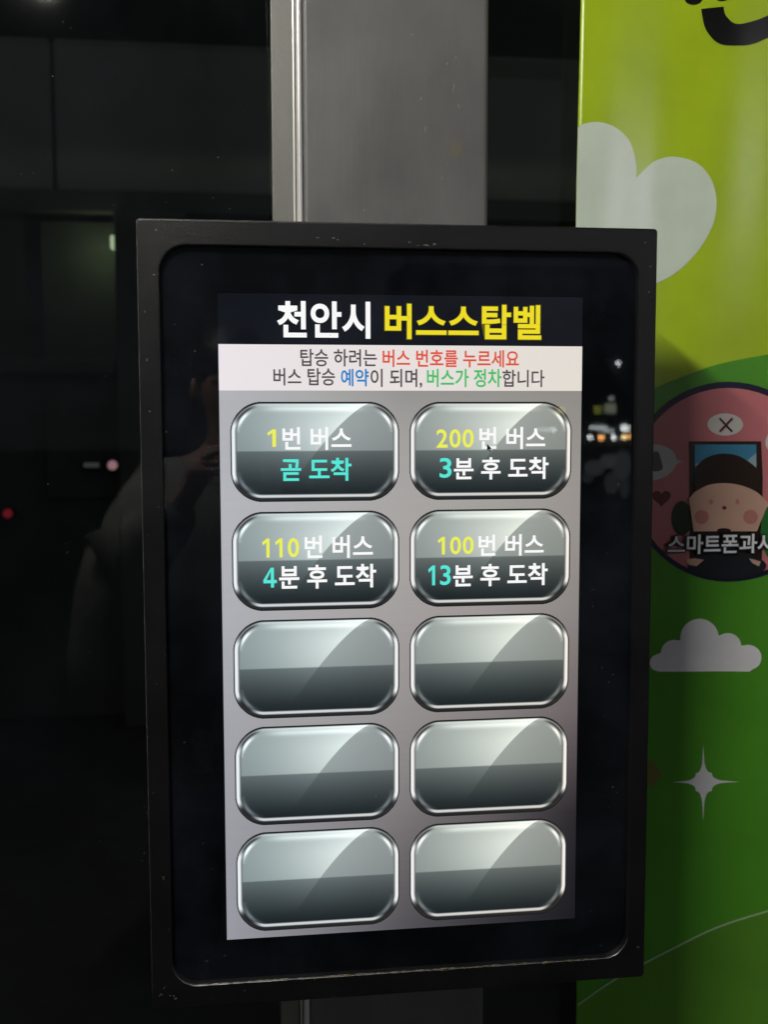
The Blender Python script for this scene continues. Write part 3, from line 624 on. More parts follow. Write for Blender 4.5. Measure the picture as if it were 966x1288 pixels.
# chips along the frame's edges, and the bare worn line along the inner bottom edge
parts = []
yf = FY - 0.00025
for i, (cx, cz, r, el) in enumerate([(-0.262, 0.4185, .0009, 1.3), (-0.264, 0.372, .0011, 1), (-0.260, 0.373, .0006, 1), (-0.2745, 0.334, .0009, 1), (-0.274, 0.284, .0014, .8), (-0.273, 0.231, .0013, .8), (-0.255, 0.209, .0007, 1.2),
        (-0.265, 0.130, .0009, 1), (0.005, 0.411, .0016, .5), (0.023, 0.4068, .0012, 4), (0.0305, 0.4080, .0013, 2), (0.013, 0.4062, .0008, 2), (-0.095, 0.4135, .0009, 3), (-0.077, 0.4128, .001, 2.5), (-0.073, 0.4110, .0008, 1.5), (-0.045, 0.407, .0008, 2),
        (0.2655, 0.414, .0008, 1.8), (0.273, 0.388, .0011, 1), (0.271, 0.361, .0006, 3), (0.2745, 0.356, .0005, 1), (-0.266, -0.275, .0016, 1.2), (-0.262, -0.334, .001, .7), (-0.2725, -0.408, .0018, 1), (-0.2685, -0.3995, .0012, 1), (-0.258, -0.411, .002, 1.2), (-0.262, -0.4085, .0012, 1),
        (0.273, -0.388, .0016, .8), (-0.182, -0.409, .0008, 1), (0.276, 0.02, .0009, .6), (0.276, -0.1, .0012, .5), (-0.270, -0.06, .0007, 1), (0.26, 0.39, .0005, 1), (-0.2755, 0.1, .0006, 1), (-0.2755, -0.18, .0007, 1)]):
    for q in range(2):
        parts.append(speck(cx + random.uniform(-1, 1) * r, cz + random.uniform(-1, 1) * r, r * (0.75 if q else 0.5), yf, 900 + i * 3 + q, 8, el))
tag(mk('paint_chips', *join(parts), M['chip'], frame), kind='stuff')
P = rrect(0, IC, IX + .0006, IZ + .0006, .029, 14)
sel = [q for q in P if q[1] < IC - IZ + 0.022]
sel.sort(key=lambda q: q[0])
dense = []
for (xa, za), (xb, zb) in zip(sel, sel[1:]):
    k = max(1, int(math.hypot(xb - xa, zb - za) / 0.004))
    for t in range(k): dense.append((xa + (xb - xa) * t / k, za + (zb - za) * t / k))
dense.append(sel[-1])
rw = random.Random(3)
V, F = [], []
for i, (x, z) in enumerate(dense):
    fade = min(1, i / 6, (len(dense) - 1 - i) / 6)
    w = (0.00035 + 0.0005 * rw.random()) * max(0.15, fade)
    V += [(x, FY - 0.0003, z - w * 1.2), (x, FY + 0.0008, z + w * 0.8)]
    if i: F.append([2 * i - 2, 2 * i, 2 * i + 1, 2 * i - 1])
mk('wear_and_highlight_edge', V, F, M['chip'], frame)
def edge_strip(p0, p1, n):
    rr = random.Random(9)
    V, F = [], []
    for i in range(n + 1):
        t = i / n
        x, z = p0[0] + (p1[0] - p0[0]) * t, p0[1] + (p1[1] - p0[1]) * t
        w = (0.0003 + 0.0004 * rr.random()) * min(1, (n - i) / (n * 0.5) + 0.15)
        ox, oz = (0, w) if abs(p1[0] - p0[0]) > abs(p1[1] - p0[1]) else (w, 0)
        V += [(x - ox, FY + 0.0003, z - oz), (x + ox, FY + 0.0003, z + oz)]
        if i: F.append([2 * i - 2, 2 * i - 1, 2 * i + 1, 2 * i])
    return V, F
mk('wear_and_highlight_edge', *edge_strip((CX - HX + .003, CZ + HZ - .0010), (CX + 0.10, CZ + HZ - .0010), 90), M['bevel_glint'], frame)  # bevel highlight put on as thin grey strips, top and left
mk('wear_and_highlight_edge', *edge_strip((CX - HX + .0010, CZ + HZ - .003), (CX - HX + .0010, CZ - HZ + 0.02), 110), M['bevel_glint'], frame)
parts = []
for i in range(46):
    x = rw.choice([0.045, 0.05, 0.06, 0.083, 0.09, 0.133, 0.168, 0.175, 0.20, -0.1, 0.02, -0.06]) + rw.uniform(-0.011, 0.011)
    parts.append(speck(x, IC - IZ - 0.001 + rw.uniform(-0.0012, 0.0014), rw.uniform(0.0005, 0.0011), FY - 0.0005, 700 + i, 7, rw.uniform(1, 2.6)))
tag(mk('rust_spots', *join(parts), M['rust'], frame), kind='stuff')

# ------------------------------------------------------------------ the picture on the screen
def color_attr(me, cols):
    a = me.color_attributes.new('picture', 'FLOAT_COLOR', 'POINT')
    a.data.foreach_set('color', np.asarray(cols, dtype=np.float32).ravel())
def lin_np(c):
    c = np.clip(c / 255.0, 0, 1)
    return np.where(c <= 0.04045, c / 12.92, ((c + 0.055) / 1.055) ** 2.4)
def grid_mesh(name, x0, x1_, z0, z1_, nx, nz):
    X, Zg = np.meshgrid(np.linspace(x0, x1_, nx + 1), np.linspace(z0, z1_, nz + 1))
    me = bpy.data.meshes.new(name)
    nv = (nx + 1) * (nz + 1)
    co = np.zeros((nv, 3), np.float32); co[:, 0] = X.ravel(); co[:, 2] = Zg.ravel()
    i, j = np.meshgrid(np.arange(nx), np.arange(nz))
    a = (j * (nx + 1) + i).ravel()
    q = np.stack([a, a + 1, a + nx + 2, a + nx + 1], 1).astype(np.int32)
    me.vertices.add(nv); me.vertices.foreach_set('co', co.ravel())
    me.loops.add(q.size); me.loops.foreach_set('vertex_index', q.ravel())
    me.polygons.add(len(q)); me.polygons.foreach_set('loop_start', np.arange(0, q.size, 4, dtype=np.int32)); me.polygons.foreach_set('loop_total', np.full(len(q), 4, np.int32))
    me.update(calc_edges=True); me.validate()
    return me, X.ravel(), Zg.ravel()

# background: a grey metallic sheet, darker towards its lower right corner
zs = np.array([0.2527, 0.20, 0.13, 0.07, 0.01, -0.05, -0.11, -0.17, -0.23, -0.29, -0.356])
BGC = np.array([
 [[176,178,186],[168,168,168],[150,148,144],[150,146,140],[146,140,132]],
 [[176,178,188],[172,171,172],[165,162,158],[162,158,152],[152,146,138]],
 [[178,180,190],[176,174,176],[170,165,161],[166,160,154],[156,148,140]],
 [[176,178,188],[174,172,174],[170,163,160],[166,158,153],[152,143,137]],
 [[172,174,184],[172,168,170],[166,158,156],[160,151,148],[144,134,130]],
 [[168,170,180],[166,163,165],[160,152,150],[150,140,138],[130,118,116]],
 [[162,164,174],[160,157,160],[150,143,142],[136,126,125],[112,98,100]],
 [[158,160,170],[152,150,154],[140,133,133],[118,109,110],[84,72,76]],
 [[154,156,167],[142,140,146],[122,115,117],[94,87,90],[46,40,46]],
 [[152,154,166],[132,130,137],[102,97,101],[70,65,70],[33,31,38]],
 [[152,154,166],[126,124,132],[84,81,87],[54,51,57],[27,26,33]]], float)
xs5 = np.linspace(-SW, SW, 5)
me, X, Zg = grid_mesh('screen', -SW, SW, -SH, SH, 60, 400)
cols = np.ones((len(X), 4))
BGC = BGC * 0.62 + BGC.mean(axis=2, keepdims=True) * 0.38
zi = zs[::-1]; B = BGC[::-1]
fz = np.interp(Zg, zi, np.arange(len(zi))); fx = np.interp(X, xs5, np.arange(5))
iz = np.clip(fz.astype(int), 0, len(zi) - 2); ix = np.clip(fx.astype(int), 0, 3)
tz = fz - iz; tx = fx - ix
tz = tz[:, None]; tx = tx[:, None]
c = (B[iz, ix] * (1 - tx) + B[iz, ix + 1] * tx) * (1 - tz) + (B[iz + 1, ix] * (1 - tx) + B[iz + 1, ix + 1] * tx) * tz
# brushed grain, very faint
c += (np.random.RandomState(1).rand(401)[(np.round((Zg + SH) / (2 * SH) * 400)).astype(int)][:, None] - 0.5) * 2.0
hd = Zg > 0.2525
c[hd] = (np.array([15, 18, 24])[None] * (1 - (X[hd][:, None] + SW) / (2 * SW)) + np.array([23, 24, 30])[None] * ((X[hd][:, None] + SW) / (2 * SW)))
cols[:, :3] = lin_np(c)
color_attr(me, cols)
me.materials.append(M['screen_back'])
screen = bpy.data.objects.new('screen', me); COL.objects.link(screen)
screen.parent = dev; screen.location = (0, 0.0036 - 0.04, 0.4226)
SY = 0.0036
# notice band
me, X, Zg = grid_mesh('notice_band', -SW, SW, 0.2527, 0.3018, 40, 6)
t = ((X + SW) / (2 * SW))[:, None]
cols = np.ones((len(X), 4)); cols[:, :3] = lin_np(np.array([236, 229, 233])[None] * (1 - t) + np.array([228, 221, 212])[None] * t)
color_attr(me, cols); me.materials.append(M['screen_back'])
o = bpy.data.objects.new('notice_band', me); COL.objects.link(o); o.parent = screen; o.location = (0, -0.0004, 0)

# bus buttons: glassy rounded tiles
BW, BH = 0.1830, 0.1090
me, X, Zg = grid_mesh('bus_button', -BW / 2, BW / 2, -BH / 2, BH / 2, 366, 218)
U = 124.0 / BH                         # work in units of 1/124 of the button's height
x, y = X * U, Zg * U
a_, b_ = BW / 2 * U, 62.0
R = 38.0
def sdf(x, y, a, b, r, px=2.0):
    qx, qy = np.abs(x) - (a - r), np.abs(y) - (b - r)
    return (np.maximum(qx, 0) ** px + np.maximum(qy, 0) ** px) ** (1 / px) + np.minimum(np.maximum(qx, qy), 0) - r
px = 1.95
d = -sdf(x, y, a_, b_, R, px)                     # inside distance
qx, qy = np.maximum(np.abs(x) - (a_ - R), 0), np.maximum(np.abs(y) - (b_ - R), 0)
ang = np.arctan2(qy * np.sign(y), qx)             # 0 sides .. +-90 top/bottom
side = np.clip(1 - np.abs(ang) / 0.95, 0, 1); side = np.where((qx == 0), 0, side); side = np.where((qy == 0) & (qx > 0), 1, side)
inner_x = (qx == 0) & (qy == 0)
top = (y > 0); bot = ~top
vert = np.abs(y) - (b_ - R) > np.abs(x) - (a_ - R)
horiz = ~vert
sm = lambda e0, e1, v: np.clip((v - e0) / (e1 - e0), 0, 1) ** 2 * (3 - 2 * np.clip((v - e0) / (e1 - e0), 0, 1))
col3 = lambda *c: np.array(c, float)[None]
# inner glass
t = (y + 62) / 124                                 # 0 bottom .. 1 top
split = 0.508
dx = (x + 4) / 70; dyc = (t - 0.78) / 0.5
glow = np.exp(-(dx ** 2 + dyc ** 2) * 0.9)[:, None]
upper = col3(128, 136, 135) + glow * col3(24, 24, 23) + (np.clip((t - .5) * 2, 0, 1)[:, None]) * col3(14, 14, 13)
lowr = col3(92, 100, 100) * np.clip((t / split), 0, 1)[:, None] ** 1.1 + col3(20, 27, 30) * (1 - np.clip(t / split, 0, 1)[:, None])
lowr = lowr + np.exp(-((x / 62) ** 2))[:, None] * col3(9, 10, 10) * (t[:, None] / split)
m = sm(split - 0.008, split + 0.008, t)[:, None]
g = lowr * (1 - m) + upper * m
# the swoosh: everything left of an arc is a little lighter
tt = np.clip((0.985 - t) / 0.80, 0, 1.2)
xb = 68 - 96 * tt ** 0.72 - 0 * tt
wl = sm(-0.6, 0.6, (xb - x))[:, None]
amp = (np.clip((t - 0.16) / 0.62, 0, 1) ** 0.8)[:, None]
near = np.exp(-np.clip(xb - x, 0, 400) / 60.0)[:, None]
g = g + wl * amp * near * col3(74, 77, 74) * (0.4 + 0.6 * m)
g = g + (1 - wl) * col3(2, 2, 2) * m
# soft highlight bar under the top edge
hb = np.exp(-((d - 8.5) / 3.4) ** 2) * sm(-78, -40, x) * (1 - sm(38, 72, x)) * (y > 30)
g = g + (hb * 48)[:, None]
edge_hi = np.exp(-((d - 3.6) / 1.7) ** 2) * (y > 30) * vert * (1 - sm(60, 90, np.abs(x)))
g = g + (edge_hi * 34)[:, None]
# corner crescents
cg = np.where((qx > 0) & (qy > 0), ang, 9)
cres_t = np.exp(-((d - 9.2) / 1.9) ** 2) * np.exp(-((cg - 0.62) / 0.36) ** 2)
cres_b = np.exp(-((d - 9.6) / 2.4) ** 2) * np.exp(-((cg + 0.72) / 0.50) ** 2)
g = g + (cres_t * 140)[:, None] + (cres_b * 80)[:, None]
# rim
rim = np.zeros_like(g)
a90 = np.abs(ang) / (pi / 2)
a90 = np.where(qx == 0, 1.0, a90); a90 = np.where((qy == 0) & (qx > 0), 0.0, a90)
sidew = 1 - sm(0.12, 0.42, a90)
botw = (y < 0) * sm(0.55, 0.9, a90)
# straight sides: dark line, white strip, soft grey inner shade
s_side = np.where(d < 1.3, 28, np.where(d < 2.2, 120, 0)) + 0.0
prof = np.interp(d, [0, 1.1, 1.6, 2.3, 5.0, 6.2, 7.4, 9.5], [26, 30, 190, 246, 240, 150, 96, 110])
mask_side = (1 - sm(6.2, 8.8, d))
g = g * (1 - (sidew * mask_side)[:, None]) + (sidew * mask_side)[:, None] * prof[:, None] * col3(1, 1, 1)
# corners: dark band with a grey line inside
prof = np.interp(d, [0, 1.2, 2.0, 3.4, 4.6, 6.2, 8.5], [24, 26, 92, 150, 60, 80, 115])
profb = np.interp(d, [0, 1.4, 2.2, 4.0, 6.4, 8.0, 9.5], [22, 26, 60, 34, 44, 185, 90])
cw = sm(0.15, 0.42, a90) * (1 - sm(0.66, 0.95, a90)) * (1 - sm(5.4, 7.8, d))
prof = np.where(y < 0, profb, prof)
g = g * (1 - cw[:, None]) + cw[:, None] * prof[:, None]
# bottom: thick dark lip, white line above it
prof = np.interp(d, [0, 1.2, 4.0, 4.7, 5.6, 7.8, 8.8, 10.2], [24, 34, 44, 60, 200, 222, 120, 44])
bw = botw * (1 - sm(8.6, 10.2, d))
g = g * (1 - bw[:, None]) + bw[:, None] * prof[:, None]
# top: black hair line
tw = (y > 0) * sm(0.45, 0.8, a90) * (1 - sm(1.6, 2.8, d))
g = g * (1 - tw[:, None]) + tw[:, None] * 30
g = np.clip(g, 6, 255)
cols = np.ones((len(X), 4)); cols[:, :3] = lin_np(g)
cols[:, 3] = 1
color_attr(me, cols)
# drop the cells outside the rounded outline
bm = bmesh.new(); bm.from_mesh(me)
keep = d > -0.35
bm.verts.ensure_lookup_table()
bmesh.ops.delete(bm, geom=[v for v in bm.verts if not keep[v.index]], context='VERTS')
bm.to_mesh(me); bm.free()
# button material: picture x slight tint from the panel's backlight (bluer left, warmer right)
m = bpy.data.materials.new('button_picture'); m.use_nodes = True
nt = m.node_tree; nt.nodes.clear()
out = nt.nodes.new('ShaderNodeOutputMaterial'); e = nt.nodes.new('ShaderNodeEmission'); e.inputs[1].default_value = 1.04
at = nt.nodes.new('ShaderNodeAttribute'); at.attribute_name = 'picture'
ge = nt.nodes.new('ShaderNodeNewGeometry'); sp = nt.nodes.new('ShaderNodeSeparateXYZ'); nt.links.new(ge.outputs['Position'], sp.inputs[0])
mr = nt.nodes.new('ShaderNodeMapRange'); mr.inputs[1].default_value = -SW; mr.inputs[2].default_value = SW
nt.links.new(sp.outputs['X'], mr.inputs[0])
tint = ramp(nt, mr.outputs[0], [(0.0, (0.93, 1.0, 1.06)), (0.5, (1.0, 1.0, 1.0)), (1.0, (1.05, 1.0, 0.92))])
mx = nt.nodes.new('ShaderNodeMix'); mx.data_type = 'RGBA'; mx.blend_type = 'MULTIPLY'; mx.inputs[0].default_value = 1
nt.links.new(at.outputs['Color'], mx.inputs[6]); nt.links.new(tint, mx.inputs[7])
nt.links.new(mx.outputs[2], e.inputs[0]); nt.links.new(e.outputs[0], out.inputs[0])
me.materials.append(m)
rows = [(0.1868, 0.1078), (0.0679, 0.1084), (-0.0512, 0.1096), (-0.1707, 0.1112), (-0.2911, 0.1134)]
for rz_, hh in rows:
    for cx in (-0.0972, 0.0975):
        o = bpy.data.objects.new('bus_button', me); COL.objects.link(o)
        o.parent = screen; o.location = (cx, -0.0005, rz_); o.scale = (1, 1, hh / BH)

E_ = lambda n, c, s=1.05: emit_mat(n, lin(c), s)
INK = {'white': E_('white_letters', (250, 250, 250)), 'yellow': E_('yellow_letters', (238, 220, 38)), 'lemon': E_('lemon_digits', (236, 240, 84)), 'cyan': E_('cyan_letters', (86, 232, 216)), 'dark': E_('grey_letters', (84, 78, 80)),
       'red': E_('red_letters', (222, 84, 62)), 'blue': E_('blue_letters', (40, 128, 196)), 'green': E_('green_letters', (72, 190, 104)), 'black': E_('black_pointer', (22, 22, 24)), 'halo': E_('olive_outline', (98, 92, 12))}
TB = {'t1':(-0.1375,-0.0370,0.3085,0.3480),'t2':(-0.0212,0.1528,0.3085,0.3463),'l1a':(-0.1130,-0.0300,0.2786,0.2973),'l1b':(-0.0238,0.1280,0.2782,0.2972),'l2a':(-0.1420,-0.0756,0.2581,0.2768),'l2b':(-0.0692,-0.0389,0.2573,0.2761),'l2c':(-0.0370,0.0198,0.2557,0.2763),'l2d':(0.0250,0.1085,0.2566,0.2766),'l2e':(0.1094,0.1571,0.2568,0.2759),
'b1n':(-0.1492,-0.1399,0.1924,0.2112),'b1':(-0.1330,-0.0581,0.1887,0.2136),'b1c':(-0.1351,-0.0583,0.1551,0.1801),'b2n':(0.0348,0.0784,0.1905,0.2106),'b2':(0.0838,0.1587,0.1884,0.2130),'b2m':(0.0393,0.0527,0.1573,0.1792),'b2c':(0.0554,0.1627,0.1550,0.1796),
'b3n':(-0.1574,-0.1152,0.0723,0.0932),'b3':(-0.1100,-0.0350,0.0703,0.0957),'b3m':(-0.1552,-0.1406,0.0394,0.0612),'b3c':(-0.1380,-0.0315,0.0372,0.0635),'b4n':(0.0360,0.0790,0.0723,0.0919),'b4':(0.0835,0.1581,0.0694,0.0936),'b4m':(0.0253,0.0531,0.0380,0.0602),'b4c':(0.0549,0.1630,0.0356,0.0607)}
def letter(s, key, ink, bold, y=-0.0010, grow=0.0, digit=False):
    b = TB[key]
    b = (b[0] - grow, b[1] + grow, b[2] - grow, b[3] + grow)
    if digit: V, F = digits(s, b, bold)
    else:
        V, F = glyph_mesh(s, bold); V = fit(V, *b)
    return mk('lettering', [(x_, SY + y, z_) for x_, z_ in V], F, INK[ink], screen)
letter('천안시', 't1', 'white', 0.027)
letter('버스스탑벨', 't2', 'halo', 0.036, -0.0008, 0.0009)
letter('버스스탑벨', 't2', 'yellow', 0.024)
letter('탑승 하려는', 'l1a', 'dark', 0.015)
letter('버스 번호를 누르세요', 'l1b', 'red', 0.019)
letter('버스 탑승', 'l2a', 'dark', 0.015)
letter('예약', 'l2b', 'blue', 0.019)
letter('이 되며,', 'l2c', 'dark', 0.015)
letter('버스가 정차', 'l2d', 'green', 0.019)
letter('합니다', 'l2e', 'dark', 0.015)
for n, num, mins in (('b1', '1', None), ('b2', '200', '3'), ('b3', '110', '4'), ('b4', '100', '13')):
    letter(num, n + 'n', 'lemon', 0.016, digit=True)
    letter('번 버스', n, 'white', 0.020)
    if mins:
        letter(mins, n + 'm', 'cyan', 0.014, digit=True)
        letter('분 후 도착', n + 'c', 'white', 0.021)
    else:
        letter('곧 도착', n + 'c', 'cyan', 0.021)
# the mouse pointer over the second button
px0, pz0 = 0.0925, 0.1945
arrow = [(0, 0), (0, -0.0078), (0.0018, -0.0062), (0.0030, -0.0088), (0.0042, -0.0082), (0.0030, -0.0058), (0.0054, -0.0056)]
mk('mouse_pointer', [(px0 + a, SY - 0.0013, pz0 + b) for a, b in arrow], [[0, 1, 2], [0, 2, 5], [2, 3, 4, 5], [0, 5, 6]], INK['black'], screen)
# ------------------------------------------------------------------ shelter roof and its lamp
tag(box('shelter_roof', -2.5, 2.5, -2.3, 0.5, 1.445, 1.53, M['dark_metal'], bev=0.01), 'dark flat roof over the bus shelter, seen only as a reflection', 'roof')
LA, LB = Vector((-0.86, -0.98, 1.375)), Vector((-0.68, -1.62, 1.375))
LM = (LA + LB) / 2; LD = (LB - LA).normalized()
lp = thing('shelter_lamp', 'white tube lamp under the shelter roof, up to the left of the display', 'lamp', (LM.x, LM.y, 1.445))
def along(a, b, half, z0, z1, bev):
    v, f = box_data(a, b, -half, half, z0, z1, bev)
    ang = math.atan2(LD.y, LD.x)
    return [Vector((LM.x + q.x * cos(ang) - q.y * sin(ang), LM.y + q.x * sin(ang) + q.y * cos(ang), q.z)) for q in v], f
mk('housing', *along(-0.36, 0.36, 0.035, 1.40, 1.444, 0.004), M['white_plastic'], lp)
mk('tube', *tube_data([LA, LA.lerp(LB, 0.5), LB], 0.016, 16), emit_mat('lamp_tube_light', (1.0, 0.97, 0.90), 420), lp)
for s in (-1, 1):
    mk('end_cap', *along(s * 0.353 - 0.014, s * 0.353 + 0.014, 0.02, 1.352, 1.399, 0.003), M['white_plastic'], lp)

# ------------------------------------------------------------------ street lamp across the pavement, to the right
st = thing('street_lamp', 'cool white street lamp on a grey pole standing behind the camera to the right', 'street lamp', (5.15, -6.8, -1.42))
mk('pole', *tube_data([(5.15, -6.8, -1.42), (5.15, -6.8, 1.6), (5.12, -6.8, 1.95), (5.0, -6.8, 2.10), (4.8, -6.8, 2.13)], [0.06, 0.045, 0.04, 0.035, 0.03], 12), M['dark_metal'], st, smooth=True)
box('lamp_head', 4.40, 4.82, -6.9, -6.7, 2.08, 2.16, M['dark_metal'], st, bev=0.02, seg=3)
mk('diffuser', *lathe_data([(0.02, -0.07), (0.07, -0.05), (0.09, 0.0)], (4.6, -6.8, 2.078), n=20), emit_mat('street_lamp_light', (0.93, 0.93, 1.0), 740), st)

# ------------------------------------------------------------------ dark building added behind the glass, standing in for its reflections
YB = 5.0
bl = thing('reflection_building', 'dim concrete building added behind the glass in place of mirrored structures, with a beam and a lit doorway', 'building', (0, YB, -1.42))
box('wall', -7, 7, YB, YB + 0.3, -1.42, 3.6, M['dark_panel'], bl)
# wide beam: two panels with a seam
for xa, xb in ((-6.9, -1.14), (-1.125, 3.2), (3.215, 6.9)):
    box('reflection_beam_panel', xa, xb, YB - 0.12, YB - 0.002, 1.42, 2.20, M['concrete'], bl, bev=0.02)
box('reflection_ledge', -6.9, 6.9, YB - 0.22, YB - 0.125, 1.30, 1.40, M['dark_panel'], bl, bev=0.004)
box('reflection_pillar', -0.815, -0.45, YB - 0.30, YB - 0.002, -1.42, 1.29, M['dark_panel'], bl, bev=0.01)
box('reflection_doorway_panel', -1.22, -0.83, YB - 0.06, YB - 0.002, -0.2, 1.27, M['dark_panel'], bl)
box('reflection_low_ledge', -6.9, -0.83, YB - 0.32, YB - 0.065, 0.46, 0.53, M['dark_panel'], bl, bev=0.01)
wl_ = thing('wall_lamp', 'small pale wall lamp glowing beside the pillar of the building added behind the glass', 'lamp', (-0.84, YB - 0.12, 1.13))
pl_d = bpy.data.lights.new('wall_lamp_light', 'POINT'); pl_d.energy = 0.7; pl_d.color = (0.8, 1.0, 0.55); pl_d.shadow_soft_size = 0.03
pl_o = bpy.data.objects.new('wall_lamp_light', pl_d); COL.objects.link(pl_o); pl_o.parent = wl_; pl_o.location = (-0.06, -0.13, -0.02)
v, f = box_data(-0.849, -0.817, YB - 0.16, YB - 0.10, 1.12, 1.19, 0.006)
mk('lens', v, f, emit_mat('wall_lamp_glow', (0.8, 1.0, 0.65), 1.0), wl_)
box('bracket', -0.8168, -0.8152, YB - 0.17, YB - 0.09, 1.04, 1.18, M['dark_metal'], wl_)
def marker(x, z, y, col, r, s, label):
    t = thing('marker_lamp', label, 'lamp', (x, y + 0.09, z))
    mk('hood', *lathe_data([(r * 1.25, 0.0), (r * 1.1, 0.09)], (x, y + 0.002, z), 'y', 16), M['dark_metal'], t)
    mk('lens', *lathe_data([(r * 0.5, -0.02), (r, -0.008), (r, 0.0)], (x, y, z), 'y', 16), emit_mat('marker_glow', col, s), t)
marker(-0.863, -0.021, 4.84, (1.0, 0.5, 0.6), 0.025, 0.6, 'pink marker lamp glowing behind the glass beside the display')
marker(-1.425, -0.278, 4.90, (1.0, 0.06, 0.10), 0.024, 0.22, 'red marker lamp behind the glass at the left edge')
t = thing('strip_lamp', 'dim white strip lamp beside the pink marker lamp behind the glass', 'lamp', (-0.975, 4.93, -0.02))
box('housing', -1.03, -0.92, 4.862, 4.938, -0.045, 0.005, M['dark_metal'], t, bev=0.004)
v, f = box_data(-1.015, -0.935, 4.85, 4.861, -0.032, -0.008, 0.003)
mk('lens', v, f, emit_mat('strip_glow', (0.8, 0.8, 0.8), 0.09), t)

# ------------------------------------------------------------------ shopfront across the road: mirrored small in the display's glass
YS = -20.0
sh = thing('shopfront', 'distant lit shopfront across the road, mirrored in the display glass', 'shop', (7, YS, -1.42))
box('wall', 3.0, 11.5, YS - 3, YS - 0.05, -1.42, 3.2, M['dark_panel'], sh)
def glow(name, x0, x1_, z0, z1_, col, s, par=sh, y=YS):
    return box(name, x0, x1_, y - 0.04, y, z0, z1_, emit_mat(name + '_glow', col, s), par, bev=0.01)
glow('lit_sign', 6.70, 7.05, 0.00, 0.09, (0.85, 0.97, 1.0), 8)
glow('lit_sign', 6.95, 7.18, -0.06, 0.02, (0.85, 0.97, 1.0), 7)
glow('lit_window', 7.33, 7.50, -0.04, 0.10, (0.9, 0.98, 1.0), 18)
glow('lit_sign', 5.62, 5.95, -0.03, 0.05, (0.85, 0.97, 1.0), 4.5)
glow('yellow_sign', 6.78, 6.92, 0.32, 0.48, (0.7, 0.75, 0.12), 2.6)
glow('yellow_sign', 6.03, 6.18, 0.33, 0.45, (0.9, 0.8, 0.1), 4.0)
glow('pale_sign', 6.99, 7.22, 0.33, 0.52, (0.75, 0.82, 0.6), 2.8)
for i, (x, z, c, s) in enumerate([(6.69, -0.15, (0.9, 0.95, 1.0), 22), (6.93, -0.15, (1.0, 0.45, 0.14), 40), (7.19, -0.15, (0.9, 0.95, 1.0), 26), (7.40, -0.15, (1.0, 0.75, 0.35), 30), (7.50, -0.14, (1.0, 0.5, 0.12), 18),
                                  (7.25, 1.31, (0.85, 0.9, 0.95), 17), (7.12, 0.62, (0.7, 0.72, 0.75), 5), (5.95, 0.0, (0.9, 0.95, 1), 9), (5.60, 1.0 - 0.04, (0.85, 0.9, 1), 3)]):
    b = mk('round_lamp', *lathe_data([(0.02, 0.03), (0.045, 0.02), (0.055, 0.0)], (x, YS, z), 'y', 14), emit_mat('round_lamp_glow', c, s), sh)

# ------------------------------------------------------------------ the photographer, mirrored dimly in the glass
def skinned(name, verts, edges, radii, mat, parent, root=0, levels=2):
    me = bpy.data.meshes.new(name)
    loc = Vector(verts[root])
    me.from_pydata([Vector(v) - loc for v in verts], edges, [])
    o = bpy.data.objects.new(name, me); COL.objects.link(o)
    o.modifiers.new('skin', 'SKIN')
    if not me.skin_vertices: me.attributes.new
    sv = me.skin_vertices[0].data if me.skin_vertices else None
    if sv is None:
        bpy.context.view_layer.objects.active = o
    for i, r in enumerate(radii):
        sv[i].radius = (r, r) if not isinstance(r, tuple) else r
        sv[i].use_root = (i == root)
    s = o.modifiers.new('smooth', 'SUBSURF'); s.levels = levels; s.render_levels = levels
    COL.objects.link(o) if o.name not in COL.objects else None
    dg = bpy.context.evaluated_depsgraph_get(); dg.update()
    me2 = bpy.data.meshes.new_from_object(o.evaluated_get(dg))
    bpy.data.objects.remove(o)
    me2.materials.clear(); me2.materials.append(mat)
    me2.polygons.foreach_set('use_smooth', [True] * len(me2.polygons))
    o = bpy.data.objects.new(name, me2); COL.objects.link(o)
    o.parent = parent
    o.location = loc + Vector((0, 0, Z0)) - world_of(parent)
    return o
pr = thing('person', 'person in a grey padded jacket holding up a phone, mirrored in the dark glass', 'person', (-0.2, -1.62, -1.30))
c = (-0.20, -1.62)
bv = [(-.20, -1.62, -.36), (-.20, -1.62, -.12), (-.20, -1.60, .06), (-.20, -1.585, .15), (-.20, -1.57, .22), (-.20, -1.555, .30), (-.20, -1.565, .38),      # pelvis..head
      (-.38, -1.60, .06), (-.57, -1.46, -.26), (-.285, -1.26, .07), (-.262, -1.235, .13),                # left arm
      (-.02, -1.60, .06), (.13, -1.50, -.20), (-.06, -1.26, .07), (-.085, -1.235, .13),                  # right arm
      (-.30, -1.62, -.46), (-.31, -1.60, -.86), (-.32, -1.63, -1.22), (-.33, -1.52, -1.265),
      (-.10, -1.62, -.46), (-.09, -1.60, -.86), (-.08, -1.63, -1.22), (-.07, -1.52, -1.265)]
be = [(0, 1), (1, 2), (2, 3), (3, 4), (4, 5), (5, 6), (2, 7), (7, 8), (8, 9), (9, 10), (2, 11), (11, 12), (12, 13), (13, 14), (0, 15), (15, 16), (16, 17), (17, 18), (0, 19), (19, 20), (20, 21), (21, 22)]
br = [.14, .13, .14, .06, .065, .085, .07, .06, .045, .028, .034, .06, .045, .028, .034, .085, .06, .042, .04, .085, .06, .042, .04]
skinned('body', bv, be, br, M['skin'], pr)
jv = [(-.20, -1.62, -.40), (-.20, -1.62, -.62), (-.20, -1.62, -.12), (-.20, -1.60, .04), (-.20, -1.59, .11), (-.38, -1.60, .02), (-.60, -1.46, -.28), (-.42, -1.37, -.09), (-.30, -1.275, .045), (-.02, -1.60, .02), (.155, -1.50, -.22), (.02, -1.37, -.09), (-.05, -1.275, .045), (-.52, -1.50, -.60), (-.47, -1.52, -.80)]
